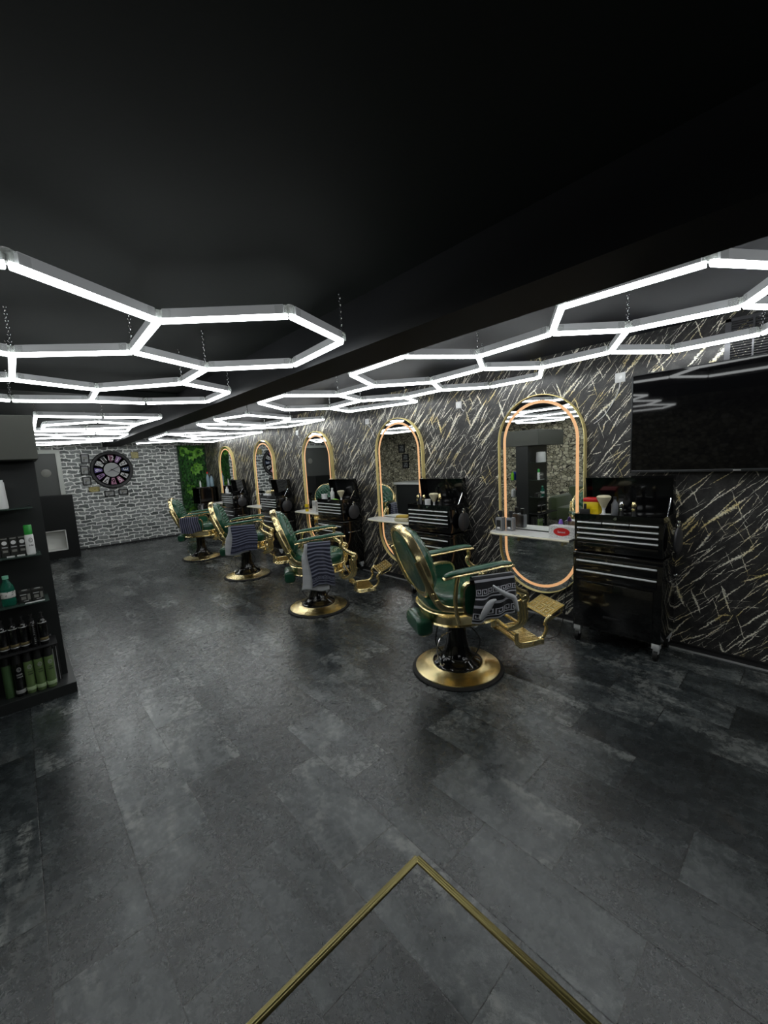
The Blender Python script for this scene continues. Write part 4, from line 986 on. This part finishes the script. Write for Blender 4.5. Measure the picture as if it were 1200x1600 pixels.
B().box2((-.05, -.12, 0), (.05, .10, .095), .002).go('box', 'dots', t, False)
B().lathe([(.034, 0), (.034, .002), (0, .002)], n=32, sy=2.0, mtx=Matrix.Translation((-.05, -.01, .05)) @ Matrix.Rotation(R(-90), 4, 'Y')).go('red_oval', 'red', t)
b = text_mesh(B(), 'Sanset', .026, face_mtx((-.0535, -.01, .049), (0, -1, 0), (0, 0, 1)), .0004); b.go('lettering', 'whitep', t, False)
t = prod('purple_pump', 'small bottle with purple cap behind the dotted carton', 'bottle', 3.44, 1.55, sz)
B().lathe([(.018, 0), (.019, .09), (.008, .1), (0, .1)], n=16).go('body', 'whitep', t); B().lathe([(.02, .098), (.01, .135), (0, .135)], n=16).go('cap', 'purple', t)
t = prod('folded_cloth', 'folded cream and yellow cloth on the shelf behind the nearest chair', 'cloth', 3.36, 3.38, sz)
B().box((0, 0, .022), (.15, .20, .044), .2, .018, 3).go('lower_fold', 'cream', t); B().box((0, .01, .055), (.12, .15, .03), .35, .012, 3).go('upper_fold', mat('yellow_cloth', (.6, .42, .08), .8), t)
t = prod('yellow_cup', 'yellow paper cup on the shelf of the third mirror', 'cup', 3.34, 5.50, sz)
B().lathe([(.025, 0), (.034, .11), (.031, .11), (.023, .004), (0, .004)], n=24).go('cup', 'yellow', t); B().lathe([(.0295, .04), (.0325, .07), (.0312, .07), (.029, .04)], n=24).go('print_band', 'goldprint', t)
t = prod('printed_carton', 'upright printed carton next to the yellow cup', 'box', 3.38, 5.30, sz)
B().box2((-.035, -.05, 0), (.035, .05, .17), .002).go('box', 'paper', t, False); B().box2((-.036, -.05, .1), (-.034, .05, .15)).go('print', 'pinkprint' if 'pinkprint' in M else 'silver', t, False)
CT = .987
def clipper(x, y, z, label, m='gold', h=.13):
    t = prod('hair_clipper', label, 'hair clipper', x, y, z, 'hair clippers on the tool chests')
    B().lathe([(.022, 0), (.024, .01), (.02, .02), (.016, .035), (.0135, .07), (.018, .1), (.02, .112), (0, .114)], n=18, sy=.8).go('body', 'blackm', t)
    B().lathe([(.019, .095), (.021, .108), (.018, .118), (.012, h), (0, h)], n=18, sy=.8).box((-.017, 0, .075), (.006, .02, .02), None, .002).go('head', m, t)
def brush(x, y, z, label, m='cream'):
    t = prod('neck_brush', label, 'brush', x, y, z, 'neck brushes on the tool chests')
    B().lathe([(.018, 0), (.02, .008), (.012, .02), (.010, .045), (.016, .06), (0, .06)], n=18).go('grip', 'whitep', t)
    B().lathe([(.014, .056), (.028, .09), (.047, .125), (.05, .14), (.04, .15), (0, .155)], n=24).go('bristles', m, t)
t = prod('needle_bin', 'yellow disposal box with red lid on the chest by the television', 'box', 3.30, CY[0]+.50, CT)
B().box2((-.04, -.055, .02), (.04, .055, .12), .01).go('box', 'yellow', t); B().box2((-.044, -.06, .115), (.044, .06, .145), .008).go('lid', 'red', t)
t = prod('white_tray', 'white tray under the yellow box on the chest by the television', 'tray', 3.27, CY[0]+.475, CT)
B().box2((-.06, -.11, 0), (.075, .09, .02), .003).go('tray', 'whitep', t)
brush(3.235, CY[0]+.40, CT+.02, 'cream neck brush next to the yellow box')
bottle(3.27, CY[0]+.335, CT, 'clear spray bottle between the brush and clippers', 'smoke', 'blackm', .024, .16)
clipper(3.225, CY[0]+.275, CT, 'left hair clipper on the chest by the television', 'chrome')
clipper(3.225, CY[0]+.195, CT, 'right hair clipper on the chest by the television', 'gold')
b = B().box2((-.006, -.025, 0), (.012, .05, .045), .004).box2((-.004, .0, .04), (.008, .02, .085), .003); t = b.go('small_trimmer', 'blackm'); t.location = (3.225, CY[0]+.52, CT+.02); tag(t, 'small black trimmer lying before the yellow box', 'trimmer')
# second chest
bottle(3.30, CY[1]+.52, CT, 'dark dropper bottle at the left of the second chest', 'smoke', 'blackm', .026, .14)
clipper(3.23, CY[1]+.47, CT, 'gold hair clipper at the left of the second chest')
clipper(3.25, CY[1]+.40, CT, 'gold hair clipper left of the white cup', 'gold')
t = prod('white_cup', 'white cup among the clippers on the second chest', 'cup', 3.23, CY[1]+.335, CT); B().lathe([(.028, 0), (.034, .085), (.031, .085), (.025, .005), (0, .005)], n=24).go('cup', 'whitep', t)
brush(3.25, CY[1]+.265, CT, 'yellow-cream brush right of the white cup')
clipper(3.23, CY[1]+.165, CT, 'rightmost gold hair clipper on the second chest', 'gold', .15)
b = B().box((0, 0, .006), (.06, .10, .012), .3, .004); t = b.go('white_card', 'whitep'); t.location = (3.235, CY[1]+.52, CT+.031); t.location.z = CT; tag(t, 'white plastic comb tray at the left corner of the second chest', 'tray')
# third chest
t = prod('white_tub', 'white tub at the left end of the third chest', 'tub', 3.25, CY[2]+.50, CT); B().lathe([(.04, 0), (.042, .09), (.038, .092), (0, .092)], n=24).go('tub', 'whitep', t)
bottle(3.27, CY[2]+.33, CT, 'slim white spray bottle on the third chest', 'whitep', 'whitep', .028, .18)
b = B().tube(bez([(0, -.07, .015), (0, 0, .022), (0, .07, .016)], 4), .014, 8); t = b.go('lime_brush', 'lime'); t.location = (3.23, CY[2]+.21, CT+.0); tag(t, 'lime green brush lying on the third chest', 'brush')
brush(3.25, CY[2]+.10, CT, 'cream brush at the right end of the third chest')
# fourth and fifth chest
t = prod('cream_cloth', 'crumpled cream cloth on a white box, fourth chest', 'cloth', 3.275, CY[3]+.46, CT); B().box((0, 0, .03), (.12, .18, .06), 0, .01).go('white_box', 'whitep', t); B().sph((0, 0, .085), .045, (1, 1.4, .7), 8).go('cloth', 'cream', t)
clipper(3.25, CY[3]+.28, CT, 'left gold hair clipper on the fourth chest'); clipper(3.25, CY[3]+.22, CT, 'right gold hair clipper on the fourth chest')
bottle(3.27, CY[4]+.5, CT, 'white bottle on the farthest chest', 'whitep', 'whitep', .035, .16)
t = prod('white_box', 'small white box on the farthest chest', 'box', 3.24, CY[4]+.38, CT); B().box((0, 0, .02), (.08, .1, .04), 0, .003).go('box', 'whitep', t)
# cable from the first chest to the floor
tag(B().tube(bez([(3.19, 1.36, .50), (3.15, 1.375, .40), (3.14, 1.39, .2), (3.10, 1.42, .03), (3.0, 1.50, .006), (2.95, 1.62, .006), (3.15, 1.75, .006), (3.45, 1.80, .006)], 8), .0035, 6).go('power_cable', 'rubber'), 'thin black power cable hanging left of the chest by the television', 'cable')

# ------------------------------------------------------------------ things seen in the mirrors: left side of the room
t = thing('tufted_sofa', 'low dark green tufted sofa against the rubble stone wall', 'sofa', (-1.35, 2.9, 0))
B().box2((-.45, -.8, .12), (.45, .8, .40), .04).go('seat', 'velvet', t); B().box2((-.48, -.85, .12), (-.22, .85, .78), .08).go('backrest', 'velvet', t)
for s in (-1, 1): B().box2((-.45, s*.85-.11, .12), (.48, s*.85+.11, .62), .09).go('armrest', 'velvet', t)
for x in (-.38, .38):
    for y in (-.75, .75): B().cyl((x, y, 0), (x, y, .13), .015, .025).go('leg', 'blackm', t)
t = thing('wash_unit', 'black wash unit with white top at the left of the room', 'wash unit', (-1.2, 7.4, 0))
B().box2((-.5, -.7, 0), (.45, .7, .84), .01).go('cabinet', 'blackp', t, False); B().box2((-.55, -.75, .84), (.5, .75, .9), .008).go('top', 'white', t, False)
B().box2((.5, -.9, .5), (.55, -.3, 1.0), .01).go('headrest_panel', 'blackm', t, False)
for k, (y, z, w, h, lb) in enumerate(((9.25, 1.86, .28, .26, 'upper black picture frame on the rubble stone wall'), (9.1, 1.585, .28, .22, 'middle black picture frame on the rubble stone wall'), (9.1, 1.34, .28, .22, 'lower black picture frame on the rubble stone wall'))):
    t = thing('picture_frame', lb, 'picture frame', (XL+.001, y, z), 0, 'frames on the left wall')
    b = B()
    for a, c in (((0, -w/2, -h/2), (.03, -w/2+.04, h/2)), ((0, w/2-.04, -h/2), (.03, w/2, h/2)), ((0, -w/2, h/2-.04), (.03, w/2, h/2)), ((0, -w/2, -h/2), (.03, w/2, -h/2+.04))): b.box2(a, c)
    b.go('frame', 'blackm', t, False); B().box2((.002, -w/2+.04, -h/2+.04), (.01, w/2-.04, h/2-.04)).go('picture', 'photo', t, False)
